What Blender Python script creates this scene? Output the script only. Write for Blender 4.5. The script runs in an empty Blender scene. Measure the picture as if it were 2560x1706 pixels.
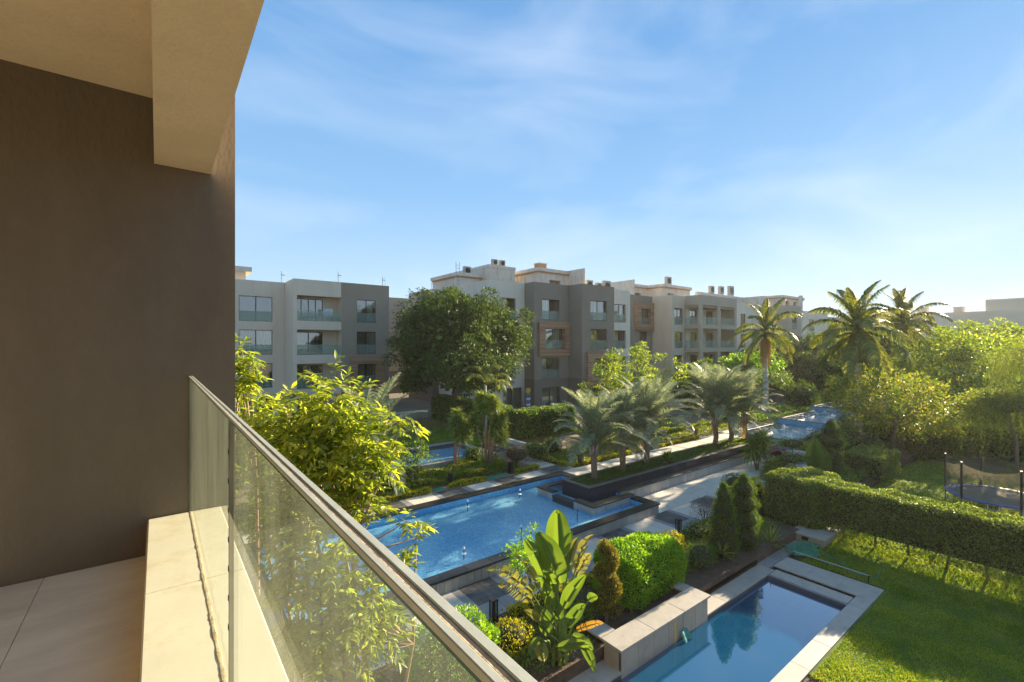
import bpy, bmesh, math, random
import numpy as np
from mathutils import Vector, Matrix
R = math.radians
rng = np.random.default_rng(7)
random.seed(7)
SC = bpy.context.scene
COL = SC.collection

# ---------------------------------------------------------------- camera, light
SN, CS, FPX = 0.6105, 0.792, 1150.0          # heading and focal length of the photograph
cam_d = bpy.data.cameras.new('camera')
cam = bpy.data.objects.new('camera', cam_d); COL.objects.link(cam)
cam.location = (0, 0, 8)
cam.rotation_euler = (R(90), 0, -math.atan2(SN, CS))
cam_d.sensor_width = 36; cam_d.lens = 36 * FPX / 2560; cam_d.shift_y = 9 / 2560
cam_d.clip_start = 0.05; cam_d.clip_end = 3000
SC.camera = cam
SUN_EL, SUN_AZ = 17.0, 2.0                  # azimuth measured from +X towards +Y
sun_d = bpy.data.lights.new('sun', 'SUN'); sun_d.energy = 5.0; sun_d.angle = R(0.5); sun_d.color = (1, .82, .58)
sun = bpy.data.objects.new('sun', sun_d); COL.objects.link(sun)
sv = Vector((math.cos(R(SUN_EL)) * math.cos(R(SUN_AZ)), math.cos(R(SUN_EL)) * math.sin(R(SUN_AZ)), math.sin(R(SUN_EL))))
sun.rotation_euler = sv.to_track_quat('Z', 'Y').to_euler(); sun.location = (60, -10, 40)
W = bpy.data.worlds.new('World'); SC.world = W; W.use_nodes = True
wn, wl = W.node_tree.nodes, W.node_tree.links
wn.clear()
sky = wn.new('ShaderNodeTexSky'); sky.sky_type = 'NISHITA'; sky.sun_disc = False
sky.sun_elevation = R(SUN_EL); sky.sun_rotation = R(90 - SUN_AZ)
sky.altitude = 50; sky.air_density = 1.0; sky.dust_density = 0.2; sky.ozone_density = 3.0
tc = wn.new('ShaderNodeTexCoord')
mp = wn.new('ShaderNodeMapping'); mp.inputs['Rotation'].default_value = (R(12), R(-8), R(35)); mp.inputs['Scale'].default_value = (.9, 1.9, 3.4)
wl.new(tc.outputs['Generated'], mp.inputs['Vector'])
n1 = wn.new('ShaderNodeTexNoise'); n1.inputs['Scale'].default_value = 1.5; n1.inputs['Detail'].default_value = 6; n1.inputs['Roughness'].default_value = .5; n1.inputs['Distortion'].default_value = .7
wl.new(mp.outputs[0], n1.inputs['Vector'])
cr = wn.new('ShaderNodeValToRGB'); cr.color_ramp.elements[0].position = .46; cr.color_ramp.elements[1].position = .95
cr.color_ramp.elements[1].color = (.42, .42, .42, 1)
wl.new(n1.outputs['Fac'], cr.inputs['Fac'])
hs = wn.new('ShaderNodeHueSaturation'); hs.inputs['Saturation'].default_value = 1.0
wl.new(sky.outputs[0], hs.inputs['Color'])
# the physical sky evened out with a plain elevation gradient, the same all the way round
sx = wn.new('ShaderNodeSeparateXYZ'); wl.new(tc.outputs['Generated'], sx.inputs[0])
gr_ = wn.new('ShaderNodeValToRGB'); e = gr_.color_ramp.elements
e[0].position = 0; e[0].color = (.49, .61, .74, 1); e[1].position = .85; e[1].color = (.10, .23, .44, 1)
for p_, c_ in ((.10, (.38, .54, .72, 1)), (.30, (.21, .395, .63, 1)), (.55, (.125, .29, .55, 1))):
    q = e.new(p_); q.color = c_
wl.new(sx.outputs['Z'], gr_.inputs[0])
gs = wn.new('ShaderNodeVectorMath'); gs.operation = 'SCALE'; gs.inputs['Scale'].default_value = 5.2; wl.new(gr_.outputs[0], gs.inputs[0])
m0 = wn.new('ShaderNodeMix'); m0.data_type = 'RGBA'; m0.inputs[0].default_value = .94
wl.new(hs.outputs[0], m0.inputs[6]); wl.new(gs.outputs[0], m0.inputs[7])
mxw = wn.new('ShaderNodeMix'); mxw.data_type = 'RGBA'
wl.new(cr.outputs[0], mxw.inputs[0]); wl.new(m0.outputs[2], mxw.inputs[6]); mxw.inputs[7].default_value = (4.4, 4.6, 4.8, 1)
bg = wn.new('ShaderNodeBackground'); bg.inputs['Strength'].default_value = .080
wl.new(mxw.outputs[2], bg.inputs['Color'])
wo = wn.new('ShaderNodeOutputWorld'); wl.new(bg.outputs[0], wo.inputs[0])
SC.view_settings.view_transform = 'Standard'; SC.view_settings.look = 'None'
SC.view_settings.exposure = 1.85; SC.view_settings.gamma = 1; SC.view_settings.use_curve_mapping = False
SC.cycles.max_bounces = 7; SC.cycles.transparent_max_bounces = 12; SC.cycles.diffuse_bounces = 4
SC.cycles.sample_clamp_indirect = 6; SC.cycles.caustics_reflective = False; SC.cycles.caustics_refractive = False

# ---------------------------------------------------------------- helpers
def tag(o, label=None, cat=None, group=None, kind=None):
    if label: o['label'] = label
    if cat: o['category'] = cat
    if group: o['group'] = group
    if kind: o['kind'] = kind
    return o
def thing(name, loc, label, cat, group=None, rz=0):
    o = bpy.data.objects.new(name, None); COL.objects.link(o); o.location = loc; o.rotation_euler = (0, 0, rz)
    o.empty_display_size = .2
    return tag(o, label, cat, group)
def link(name, me, parent=None, world=True, loc=None):
    """links a mesh; if world, the mesh is in world coordinates and the parent's offset is taken out"""
    o = bpy.data.objects.new(name, me); COL.objects.link(o)
    if loc is not None: o.location = loc
    if parent is not None:
        o.parent = parent
        if world: o.matrix_parent_inverse = wmat(parent).inverted()
    return o
def wmat(o):
    m = Matrix.LocRotScale(o.location, o.rotation_euler, o.scale)
    if o.parent: m = wmat(o.parent) @ o.matrix_parent_inverse @ m
    return m
def copy_tree(o, parent=None):
    c = o.copy(); COL.objects.link(c)
    if parent is not None: c.parent = parent
    for ch in KIDS(o): copy_tree(ch, c)
    return c
def KIDS(o): return [x for x in COL.objects if x.parent == o]
class MB:
    def __init__(s): s.v = []; s.f = []; s.mi = []; s.mats = []
    def m(s, mat):
        if mat not in s.mats: s.mats.append(mat)
        return s.mats.index(mat)
    def face(s, pts, mat):
        n = len(s.v); s.v += [tuple(p) for p in pts]; s.f.append(tuple(range(n, n + len(pts)))); s.mi.append(s.m(mat))
    def box(s, x0, x1, y0, y1, z0, z1, mat):
        n = len(s.v); s.v += [(x, y, z) for z in (z0, z1) for y in (y0, y1) for x in (x0, x1)]
        for q in ((0, 2, 3, 1), (4, 5, 7, 6), (0, 1, 5, 4), (2, 6, 7, 3), (0, 4, 6, 2), (1, 3, 7, 5)):
            s.f.append(tuple(n + i for i in q)); s.mi.append(s.m(mat))
    def obox(s, c, ax, ay, az, mat):
        c, ax, ay, az = map(Vector, (c, ax, ay, az)); n = len(s.v)
        s.v += [tuple(c + ax * i + ay * j + az * k) for k in (-1, 1) for j in (-1, 1) for i in (-1, 1)]
        for q in ((0, 2, 3, 1), (4, 5, 7, 6), (0, 1, 5, 4), (2, 6, 7, 3), (0, 4, 6, 2), (1, 3, 7, 5)):
            s.f.append(tuple(n + i for i in q)); s.mi.append(s.m(mat))
    def tube(s, pts, rad, mat, n=6, cap=True, closed=False):
        pts = [Vector(p) for p in pts]; k = len(pts)
        if not hasattr(rad, '__len__'): rad = [rad] * k
        base = len(s.v); prev = None
        for i, p in enumerate(pts):
            if closed: t = (pts[(i + 1) % k] - pts[i - 1])
            else: t = (pts[min(i + 1, k - 1)] - pts[max(i - 1, 0)])
            t = t.normalized() if t.length > 1e-9 else Vector((0, 0, 1))
            a = prev if prev is not None else (Vector((1, 0, 0)) if abs(t.z) > .8 else Vector((0, 0, 1)))
            u = (a - t * a.dot(t)); u = u.normalized() if u.length > 1e-6 else t.orthogonal().normalized()
            prev = u; w = t.cross(u)
            for j in range(n):
                an = 2 * math.pi * j / n
                s.v.append(tuple(p + (u * math.cos(an) + w * math.sin(an)) * rad[i]))
        for i in range(k if closed else k - 1):
            for j in range(n):
                a = base + i * n + j; b = base + i * n + (j + 1) % n; i2 = (i + 1) % k
                s.f.append((a, b, base + i2 * n + (j + 1) % n, base + i2 * n + j)); s.mi.append(s.m(mat))
        if cap and not closed:
            s.f.append(tuple(base + j for j in range(n))[::-1]); s.mi.append(s.m(mat))
            s.f.append(tuple(base + (k - 1) * n + j for j in range(n))); s.mi.append(s.m(mat))
    def mesh(s, name, smooth=False):
        me = bpy.data.meshes.new(name); me.from_pydata(s.v, [], s.f)
        for m in s.mats: me.materials.append(m)
        me.polygons.foreach_set('material_index', s.mi)
        if smooth: me.polygons.foreach_set('use_smooth', [True] * len(s.f))
        me.validate(); me.update()
        return me
    def build(s, name, parent=None, smooth=False, label=None, cat=None, group=None, kind=None):
        o = link(name, s.mesh(name, smooth), parent)
        return tag(o, label, cat, group, kind)
def unit(v): return v / np.maximum(np.linalg.norm(v, axis=-1, keepdims=True), 1e-9)
def np_mesh(name, V, F, mats, smooth=False):
    me = bpy.data.meshes.new(name); nv = len(V); nf, k = F.shape
    me.vertices.add(nv); me.vertices.foreach_set('co', V.astype(np.float32).ravel())
    me.loops.add(nf * k); me.loops.foreach_set('vertex_index', F.astype(np.int32).ravel())
    me.polygons.add(nf); me.polygons.foreach_set('loop_start', np.arange(0, nf * k, k, dtype=np.int32))
    me.polygons.foreach_set('loop_total', np.full(nf, k, dtype=np.int32))
    for m in (mats if isinstance(mats, list) else [mats]): me.materials.append(m)
    me.update(calc_edges=True); me.validate()
    return me
def leaf_arrays(P, D, N, L, Wd, fold=.18, kind=4, droop=0.0):
    """one folded leaf per point: kind 4 = two triangles, 6 = longer lance shape of four triangles"""
    D = unit(D); S = unit(np.cross(D, N)); Nn = np.cross(S, D); L = L[:, None]; Wd = Wd[:, None]
    if kind == 4:
        V = np.stack([P, P + D * L * .48 + S * Wd * .5 + Nn * Wd * fold, P + D * L - Nn * L * droop, P + D * L * .48 - S * Wd * .5 + Nn * Wd * fold], 1)
        T = np.array([[0, 1, 2], [0, 2, 3]])
    else:
        V = np.stack([P, P + D * L * .28 + S * Wd * .42 + Nn * Wd * fold, P + D * L * .62 + S * Wd * .4 + Nn * (Wd * fold - L * droop * .4), P + D * L - Nn * L * droop,
                      P + D * L * .62 - S * Wd * .4 + Nn * (Wd * fold - L * droop * .4), P + D * L * .28 - S * Wd * .42 + Nn * Wd * fold], 1)
        T = np.array([[0, 1, 5], [1, 2, 5], [5, 2, 4], [2, 3, 4]])
        mid = P + D * L * .5 - Nn * L * droop * .25
        V = np.concatenate([V, mid[:, None]], 1)
        T = np.array([[0, 1, 6], [1, 2, 6], [2, 3, 6], [3, 4, 6], [4, 5, 6], [5, 0, 6]])
    k = V.shape[1]; n = len(P)
    F = (T[None] + (np.arange(n) * k)[:, None, None]).reshape(-1, 3)
    return V.reshape(-1, 3), F
def leaves(name, P, D, N, L, Wd, mat, parent=None, kind=4, fold=.18, droop=0.0):
    n = len(P)
    L = np.broadcast_to(np.asarray(L, float), (n,)) ; Wd = np.broadcast_to(np.asarray(Wd, float), (n,))
    V, F = leaf_arrays(P, D, N, L, Wd, fold, kind, droop)
    return link(name, np_mesh(name, V, F, mat), parent)
def at(px, py, d):
    """world point seen at photo position (px, py) of the 2560 wide photograph, d metres in front"""
    r = d * (px - 1280) / FPX
    return Vector((SN * d + CS * r, CS * d - SN * r, 8 + d * (862 - py) / FPX))
_slabs = {}
def slab_mesh(w, d, h, mat, bev=.006):
    key = (round(w, 3), round(d, 3), round(h, 3), mat.name)
    if key not in _slabs:
        bm = bmesh.new(); bmesh.ops.create_cube(bm, size=1)
        bmesh.ops.scale(bm, vec=(w, d, h), verts=bm.verts)
        if bev: bmesh.ops.bevel(bm, geom=bm.edges[:], offset=bev, segments=1, affect='EDGES')
        me = bpy.data.meshes.new('slab'); bm.to_mesh(me); bm.free(); me.materials.append(mat); _slabs[key] = me
    return _slabs[key]
def slab(name, parent, x0, x1, y0, y1, z0, z1, mat, bev=.006, jit=0):
    me = slab_mesh(x1 - x0, y1 - y0, z1 - z0, mat, bev)
    o = bpy.data.objects.new(name, me); COL.objects.link(o)
    o.location = ((x0 + x1) / 2, (y0 + y1) / 2, (z0 + z1) / 2 + (random.uniform(-jit, jit) if jit else 0))
    if parent is not None:
        o.parent = parent; o.matrix_parent_inverse = wmat(parent).inverted()
    return o

# ---------------------------------------------------------------- materials
def newmat(name):
    m = bpy.data.materials.new(name); m.use_nodes = True; m.node_tree.nodes.clear()
    return m, m.node_tree.nodes, m.node_tree.links
def pm(name, col, rough=.75, var=.14, scale=1.5, bump=.12, bs=40, rnd=0.0, metal=0.0, spec=.4, stretch=(1, 1, 1), stain=None, sscale=.6, fine=0.0, bdist=.01, col2=None):
    m, n, l = newmat(name)
    out = n.new('ShaderNodeOutputMaterial'); p = n.new('ShaderNodeBsdfPrincipled'); l.new(p.outputs[0], out.inputs[0])
    g = n.new('ShaderNodeNewGeometry'); mpn = n.new('ShaderNodeMapping'); mpn.inputs['Scale'].default_value = stretch
    l.new(g.outputs['Position'], mpn.inputs['Vector'])
    no = n.new('ShaderNodeTexNoise'); no.inputs['Scale'].default_value = scale; no.inputs['Detail'].default_value = 6; no.inputs['Roughness'].default_value = .62
    l.new(mpn.outputs[0], no.inputs['Vector'])
    mr = n.new('ShaderNodeMapRange'); mr.inputs[1].default_value = .25; mr.inputs[2].default_value = .75
    l.new(no.outputs['Fac'], mr.inputs[0])
    mx = n.new('ShaderNodeMix'); mx.data_type = 'RGBA'
    c2 = col2 or tuple(c * (1 - var * 1.3) for c in col); c1 = tuple(c * (1 + var) for c in col)
    mx.inputs[6].default_value = (*c2, 1); mx.inputs[7].default_value = (*c1, 1); l.new(mr.outputs[0], mx.inputs[0])
    c = mx.outputs[2]
    if stain:
        n2 = n.new('ShaderNodeTexNoise'); n2.inputs['Scale'].default_value = sscale; n2.inputs['Detail'].default_value = 9; n2.inputs['Roughness'].default_value = .7
        l.new(mpn.outputs[0], n2.inputs['Vector'])
        r2 = n.new('ShaderNodeMapRange'); r2.inputs[1].default_value = .52; r2.inputs[2].default_value = .72; r2.inputs[4].default_value = .7
        l.new(n2.outputs['Fac'], r2.inputs[0])
        m2 = n.new('ShaderNodeMix'); m2.data_type = 'RGBA'; l.new(r2.outputs[0], m2.inputs[0]); l.new(c, m2.inputs[6]); m2.inputs[7].default_value = (*stain, 1); c = m2.outputs[2]
    if rnd:
        oi = n.new('ShaderNodeObjectInfo'); r3 = n.new('ShaderNodeMapRange'); r3.inputs[3].default_value = 1 - rnd; r3.inputs[4].default_value = 1 + rnd
        l.new(oi.outputs['Random'], r3.inputs[0]); m3 = n.new('ShaderNodeVectorMath'); m3.operation = 'SCALE'
        l.new(c, m3.inputs[0]); l.new(r3.outputs[0], m3.inputs['Scale']); c = m3.outputs[0]
    l.new(c, p.inputs['Base Color'])
    p.inputs['Roughness'].default_value = rough; p.inputs['Metallic'].default_value = metal; p.inputs['Specular IOR Level'].default_value = spec
    if bump:
        bn = n.new('ShaderNodeTexNoise'); bn.inputs['Scale'].default_value = bs; bn.inputs['Detail'].default_value = 4
        l.new(mpn.outputs[0], bn.inputs['Vector'])
        b = n.new('ShaderNodeBump'); b.inputs['Strength'].default_value = bump; b.inputs['Distance'].default_value = bdist
        l.new(bn.outputs['Fac'], b.inputs['Height']); l.new(b.outputs[0], p.inputs['Normal'])
    return m
def lm(name, cols, trans=.45, rough=.45, spec=.35, tcol=1.5, clump=.6, tm=(1.15, 1.05, .5)):
    """foliage: colour differs leaf by leaf and clump by clump, light passes through the blade"""
    m, n, l = newmat(name); cols = [tuple(q * 1.2 for q in c) for c in cols]
    out = n.new('ShaderNodeOutputMaterial'); p = n.new('ShaderNodeBsdfPrincipled'); t = n.new('ShaderNodeBsdfTranslucent')
    g = n.new('ShaderNodeNewGeometry'); no = n.new('ShaderNodeTexNoise'); no.inputs['Scale'].default_value = 1.1; no.inputs['Detail'].default_value = 3
    l.new(g.outputs['Position'], no.inputs['Vector'])
    a = n.new('ShaderNodeMath'); a.operation = 'MULTIPLY_ADD'; a.inputs[1].default_value = clump * 1.6; a.inputs[2].default_value = -.8 * clump
    l.new(no.outputs['Fac'], a.inputs[0])
    b = n.new('ShaderNodeMath'); b.operation = 'ADD'; b.use_clamp = True; l.new(a.outputs[0], b.inputs[0]); l.new(g.outputs['Random Per Island'], b.inputs[1])
    cr = n.new('ShaderNodeValToRGB'); e = cr.color_ramp.elements
    e[0].color = (*cols[0], 1); e[-1].color = (*cols[-1], 1)
    for i, c in enumerate(cols[1:-1]):
        x = e.new((i + 1) / (len(cols) - 1)); x.color = (*c, 1)
    l.new(b.outputs[0], cr.inputs[0]); l.new(cr.outputs[0], p.inputs['Base Color'])
    v = n.new('ShaderNodeVectorMath'); v.operation = 'MULTIPLY'; v.inputs[1].default_value = tuple(tcol * q for q in tm); l.new(cr.outputs[0], v.inputs[0]); l.new(v.outputs[0], t.inputs['Color'])
    p.inputs['Roughness'].default_value = rough; p.inputs['Specular IOR Level'].default_value = spec
    mx = n.new('ShaderNodeMixShader'); mx.inputs[0].default_value = trans
    l.new(p.outputs[0], mx.inputs[1]); l.new(t.outputs[0], mx.inputs[2]); l.new(mx.outputs[0], out.inputs[0])
    return m
def schlick(n, l, ior, gain=1.0, normal=None):
    r0 = ((ior - 1) / (ior + 1)) ** 2
    g = n.new('ShaderNodeNewGeometry'); d = n.new('ShaderNodeVectorMath'); d.operation = 'DOT_PRODUCT'
    l.new(normal or g.outputs['Normal'], d.inputs[0]); l.new(g.outputs['Incoming'], d.inputs[1])
    def mt(op, a, b_, clamp=False):
        q = n.new('ShaderNodeMath'); q.operation = op; q.use_clamp = clamp
        for i, v in enumerate((a, b_)):
            if v is None: continue
            if isinstance(v, (int, float)): q.inputs[i].default_value = v
            else: l.new(v, q.inputs[i])
        return q.outputs[0]
    a = mt('ABSOLUTE', d.outputs['Value'], None); c = mt('SUBTRACT', 1.0, a, True); p = mt('POWER', c, 5.0)
    return mt('MULTIPLY', mt('MULTIPLY_ADD', p, (1 - r0)) if False else mt('ADD', mt('MULTIPLY', p, 1 - r0), r0), gain, True)
def glassm(name, tint=(.86, .94, .9), ior=1.5, haze=0.0, hcol=(.8, .85, .75), rough=0.0, streak=False, gain=1.0):
    m, n, l = newmat(name)
    out = n.new('ShaderNodeOutputMaterial'); tr = n.new('ShaderNodeBsdfTransparent'); tr.inputs[0].default_value = (*tint, 1)
    gl = n.new('ShaderNodeBsdfGlossy'); gl.inputs['Roughness'].default_value = rough
    fac = schlick(n, l, ior, gain)
    mx = n.new('ShaderNodeMixShader'); l.new(fac, mx.inputs[0]); l.new(tr.outputs[0], mx.inputs[1]); l.new(gl.outputs[0], mx.inputs[2])
    s = mx.outputs[0]
    if haze:
        df = n.new('ShaderNodeBsdfTranslucent'); df.inputs[0].default_value = (*hcol, 1); d2 = n.new('ShaderNodeBsdfDiffuse'); d2.inputs[0].default_value = (*hcol, 1)
        ad = n.new('ShaderNodeMixShader'); l.new(df.outputs[0], ad.inputs[1]); l.new(d2.outputs[0], ad.inputs[2])
        m2 = n.new('ShaderNodeMixShader'); m2.inputs[0].default_value = haze
        if streak:
            g = n.new('ShaderNodeNewGeometry'); mp_ = n.new('ShaderNodeMapping'); mp_.inputs['Scale'].default_value = (6, 3, .7); l.new(g.outputs['Position'], mp_.inputs[0])
            no = n.new('ShaderNodeTexNoise'); no.inputs['Scale'].default_value = 2.2; no.inputs['Detail'].default_value = 9; no.inputs['Roughness'].default_value = .7; no.inputs['Distortion'].default_value = .8
            l.new(mp_.outputs[0], no.inputs['Vector']); r_ = n.new('ShaderNodeMapRange'); r_.inputs[1].default_value = .35; r_.inputs[2].default_value = .8; r_.inputs[3].default_value = haze * .45; r_.inputs[4].default_value = haze * 2.6
            l.new(no.outputs['Fac'], r_.inputs[0]); l.new(r_.outputs[0], m2.inputs[0])
        l.new(s, m2.inputs[1]); l.new(ad.outputs[0], m2.inputs[2]); s = m2.outputs[0]
    l.new(s, out.inputs[0])
    return m
def waterm(name, tint, bump=.3, bs=6, ior=1.33, gain=1.0, foam=0.0, dist=.03, body=0.0, bcol=(.01, .22, .42)):
    m, n, l = newmat(name)
    out = n.new('ShaderNodeOutputMaterial'); tr = n.new('ShaderNodeBsdfTransparent'); tr.inputs[0].default_value = (*tint, 1)
    gl = n.new('ShaderNodeBsdfGlossy'); gl.inputs['Roughness'].default_value = .02
    g = n.new('ShaderNodeNewGeometry'); no = n.new('ShaderNodeTexNoise'); no.inputs['Scale'].default_value = bs; no.inputs['Detail'].default_value = 3
    l.new(g.outputs['Position'], no.inputs['Vector'])
    b = n.new('ShaderNodeBump'); b.inputs['Strength'].default_value = bump; b.inputs['Distance'].default_value = dist; l.new(no.outputs['Fac'], b.inputs['Height'])
    l.new(b.outputs[0], gl.inputs['Normal'])
    fac = schlick(n, l, ior, gain, b.outputs[0])
    under = tr.outputs[0]
    if body:                    # light scattered back by the water itself
        db = n.new('ShaderNodeBsdfDiffuse'); db.inputs[0].default_value = (*bcol, 1); mb = n.new('ShaderNodeMixShader'); mb.inputs[0].default_value = body
        l.new(under, mb.inputs[1]); l.new(db.outputs[0], mb.inputs[2]); under = mb.outputs[0]
    mx = n.new('ShaderNodeMixShader'); l.new(fac, mx.inputs[0]); l.new(under, mx.inputs[1]); l.new(gl.outputs[0], mx.inputs[2])
    s = mx.outputs[0]
    if foam:
        n2 = n.new('ShaderNodeTexNoise'); n2.inputs['Scale'].default_value = 1.3; n2.inputs['Detail'].default_value = 10; n2.inputs['Roughness'].default_value = .75
        l.new(g.outputs['Position'], n2.inputs['Vector']); rr = n.new('ShaderNodeMapRange'); rr.inputs[1].default_value = .53; rr.inputs[2].default_value = .68; rr.inputs[4].default_value = foam
        l.new(n2.outputs['Fac'], rr.inputs[0]); df = n.new('ShaderNodeBsdfDiffuse'); df.inputs[0].default_value = (.85, .9, .92, 1)
        m2 = n.new('ShaderNodeMixShader'); l.new(rr.outputs[0], m2.inputs[0]); l.new(s, m2.inputs[1]); l.new(df.outputs[0], m2.inputs[2]); s = m2.outputs[0]
    l.new(s, out.inputs[0])
    return m
def mosaicm(name, c1, c2, size=.03, big=.5):
    m, n, l = newmat(name)
    out = n.new('ShaderNodeOutputMaterial'); p = n.new('ShaderNodeBsdfPrincipled'); l.new(p.outputs[0], out.inputs[0])
    g = n.new('ShaderNodeNewGeometry'); vo = n.new('ShaderNodeTexVoronoi'); vo.distance = 'CHEBYCHEV'; vo.inputs['Scale'].default_value = 1 / size; vo.inputs['Randomness'].default_value = .1
    l.new(g.outputs['Position'], vo.inputs['Vector'])
    sp = n.new('ShaderNodeSeparateColor'); l.new(vo.outputs['Color'], sp.inputs[0])
    no = n.new('ShaderNodeTexNoise'); no.inputs['Scale'].default_value = big; no.inputs['Detail'].default_value = 4; no.inputs['Distortion'].default_value = 1.2; l.new(g.outputs['Position'], no.inputs['Vector'])
    ad = n.new('ShaderNodeMath'); ad.operation = 'MULTIPLY_ADD'; ad.inputs[1].default_value = 1.5; ad.inputs[2].default_value = -.7; l.new(no.outputs['Fac'], ad.inputs[0])
    a2 = n.new('ShaderNodeMath'); a2.operation = 'MULTIPLY_ADD'; a2.inputs[1].default_value = .8; a2.use_clamp = True; l.new(sp.outputs[0], a2.inputs[0]); l.new(ad.outputs[0], a2.inputs[2])
    mx = n.new('ShaderNodeMix'); mx.data_type = 'RGBA'; mx.inputs[6].default_value = (*c1, 1); mx.inputs[7].default_value = (*c2, 1); l.new(a2.outputs[0], mx.inputs[0])
    l.new(mx.outputs[2], p.inputs['Base Color']); p.inputs['Roughness'].default_value = .35
    return m

M = {}
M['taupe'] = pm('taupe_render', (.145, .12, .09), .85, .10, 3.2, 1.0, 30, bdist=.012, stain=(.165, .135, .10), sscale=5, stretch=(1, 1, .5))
M['ceiling'] = pm('tan_render', (.68, .58, .42), .85, .10, 1.5, .8, 40, bdist=.008, stain=(.61, .51, .36), sscale=2.6)
M['floor_tile'] = pm('beige_plank_tile', (.76, .69, .61), .5, .12, 2.2, .05, 30, rnd=.05, stretch=(1, 3, 1), stain=(.60, .52, .45), sscale=1.6)
M['ledge'] = pm('cream_marble', (.68, .62, .50), .45, .09, 2, .05, 30, rnd=.03, stain=(.50, .40, .25), sscale=4.0)
M['sealant'] = pm('dirty_sealant', (.55, .40, .22), .8, .4, 25, .5, 90)
M['grout'] = pm('grout', (.25, .19, .14), .9, .1)
M['alu'] = pm('grey_aluminium', (.40, .43, .38), .5, .12, 12, .05, 80, metal=.1)
M['alu_dirt'] = pm('dusty_channel', (.50, .38, .24), .9, .45, 30, .4, 120)
M['balcony_glass'] = glassm('balcony_glass', (.94, .985, .945), 1.4, .03, (.84, .90, .72), streak=True, gain=.6)
M['glass_edge'] = pm('glass_edge', (.03, .10, .07), .2, .1, 5, 0)
M['clear_seal'] = pm('clear_seal', (.55, .60, .50), .4, .1, 5, 0)
M['black'] = pm('black_metal', (.018, .018, .02), .45, .2, 8, .05, 60)
M['light_wall'] = pm('light_grey_render', (.72, .64, .52), .88, .07, .5, .2, 30, stain=(.60, .52, .41), sscale=.7, stretch=(1, 1, .18))
M['warm_wall'] = pm('warm_grey_render', (.62, .52, .39), .88, .07, .5, .2, 30, stain=(.52, .44, .33), sscale=.7, stretch=(1, 1, .18))
M['dark_wall'] = pm('dark_grey_render', (.25, .215, .165), .88, .09, .5, .2, 30, stain=(.29, .25, .19), sscale=.3)
M['darker_wall'] = pm('darker_base_render', (.18, .155, .125), .88, .09, .5, .2, 30)
M['beige_wall'] = pm('beige_render', (.72, .60, .45), .88, .06, .5, .2, 30, stain=(.61, .50, .37), sscale=.7, stretch=(1, 1, .18))
M['umber_wall'] = pm('umber_render', (.33, .27, .195), .88, .08, .5, .2, 30, stain=(.31, .26, .20), sscale=.3)
M['mid_wall'] = pm('mid_grey_render', (.44, .375, .285), .88, .08, .5, .2, 30)
M['tan_wall'] = pm('tan_render_far', (.78, .64, .46), .9, .08, .12, .2, 10, stretch=(1, 1, 4))
M['rough_white'] = pm('weathered_whitewash', (.66, .60, .50), .9, .14, .8, .4, 14, stretch=(1, 1, .35), stain=(.42, .28, .15), sscale=1.1)
M['brick'] = pm('bare_brick', (.42, .26, .14), .9, .3, 6, .5, 20)
M['wood'] = pm('walnut_plank', (.38, .22, .125), .6, .25, 3, .2, 60, rnd=.28, stretch=(.5, .5, 6))
M['frame'] = pm('bronze_window_frame', (.045, .038, .032), .4, .1, 5, 0, metal=.3)
M['room'] = pm('dim_room', (.30, .24, .19), .9, .2, 1, 0)
M['curtain'] = pm('pale_curtain', (.70, .68, .60), .9, .08, 3, .1, 20)
M['curtain_warm'] = pm('beige_curtain', (.42, .35, .27), .9, .1, 3, .1, 20)
M['pane'] = glassm('window_pane', (.80, .84, .80), 1.7, 0, gain=3.0)
M['balustrade'] = glassm('pale_green_balustrade', (.84, .93, .88), 1.5, .26, (.66, .76, .68))
M['granite'] = pm('black_granite', (.030, .028, .026), .28, .3, 6, .05, 60, rnd=.22, spec=.6)
M['planter'] = pm('black_planter_cladding', (.030, .028, .032), .5, .15, 4, .1, 40, rnd=.2)
M['planter_cap'] = pm('worn_planter_cap', (.17, .15, .12), .6, .2, 4, .1, 40, rnd=.1)
M['wall_slab'] = pm('grey_wall_slab', (.42, .40, .355), .6, .12, 3, .15, 40, rnd=.13, stain=(.30, .28, .24), sscale=3, stretch=(1, 1, .4))
M['joint'] = pm('dark_joint', (.10, .095, .085), .9, .2)
M['mosaic'] = mosaicm('pool_mosaic', (.10, .40, .64), (.44, .76, .86), .05, .45)
M['mosaic_side'] = mosaicm('pool_mosaic_side', (.08, .34, .62), (.26, .60, .82), .05, .5)
M['mosaic_teal'] = mosaicm('teal_mosaic', (.02, .26, .56), (.05, .38, .70), .03, .5)
M['mosaic_pale'] = mosaicm('pale_pool_mosaic', (.05, .30, .48), (.22, .55, .70), .05, .5)
M['water'] = waterm('rippled_pool_water', (.90, .97, .99), .5, 12, gain=1.5, dist=.015)
M['water_still'] = waterm('still_pool_water', (.45, .86, .98), .03, 3, ior=1.6, gain=4.2, dist=.01, body=.6, bcol=(.006, .12, .27))
M['water_jet'] = waterm('churned_pool_water', (.80, .93, .97), 1.0, 5, gain=1.6, foam=.55, dist=.06)
M['foam'] = pm('foam', (.85, .88, .88), .5, .1, 5, .4, 30)
M['pale_paver'] = pm('pale_stone_paver', (.62, .56, .46), .75, .09, 2, .12, 50, rnd=.06, stain=(.44, .39, .31), sscale=1.0)
M['grey_paver'] = pm('grey_stone_paver', (.27, .265, .25), .7, .1, 3, .1, 50, rnd=.07)
M['dark_paver'] = pm('dark_stone_paver', (.11, .105, .095), .6, .25, 4, .15, 50, rnd=.3)
M['coping'] = pm('pale_travertine_coping', (.40, .37, .31), .6, .1, 3, .1, 50, rnd=.05, stain=(.25, .215, .165), sscale=2.5)
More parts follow.
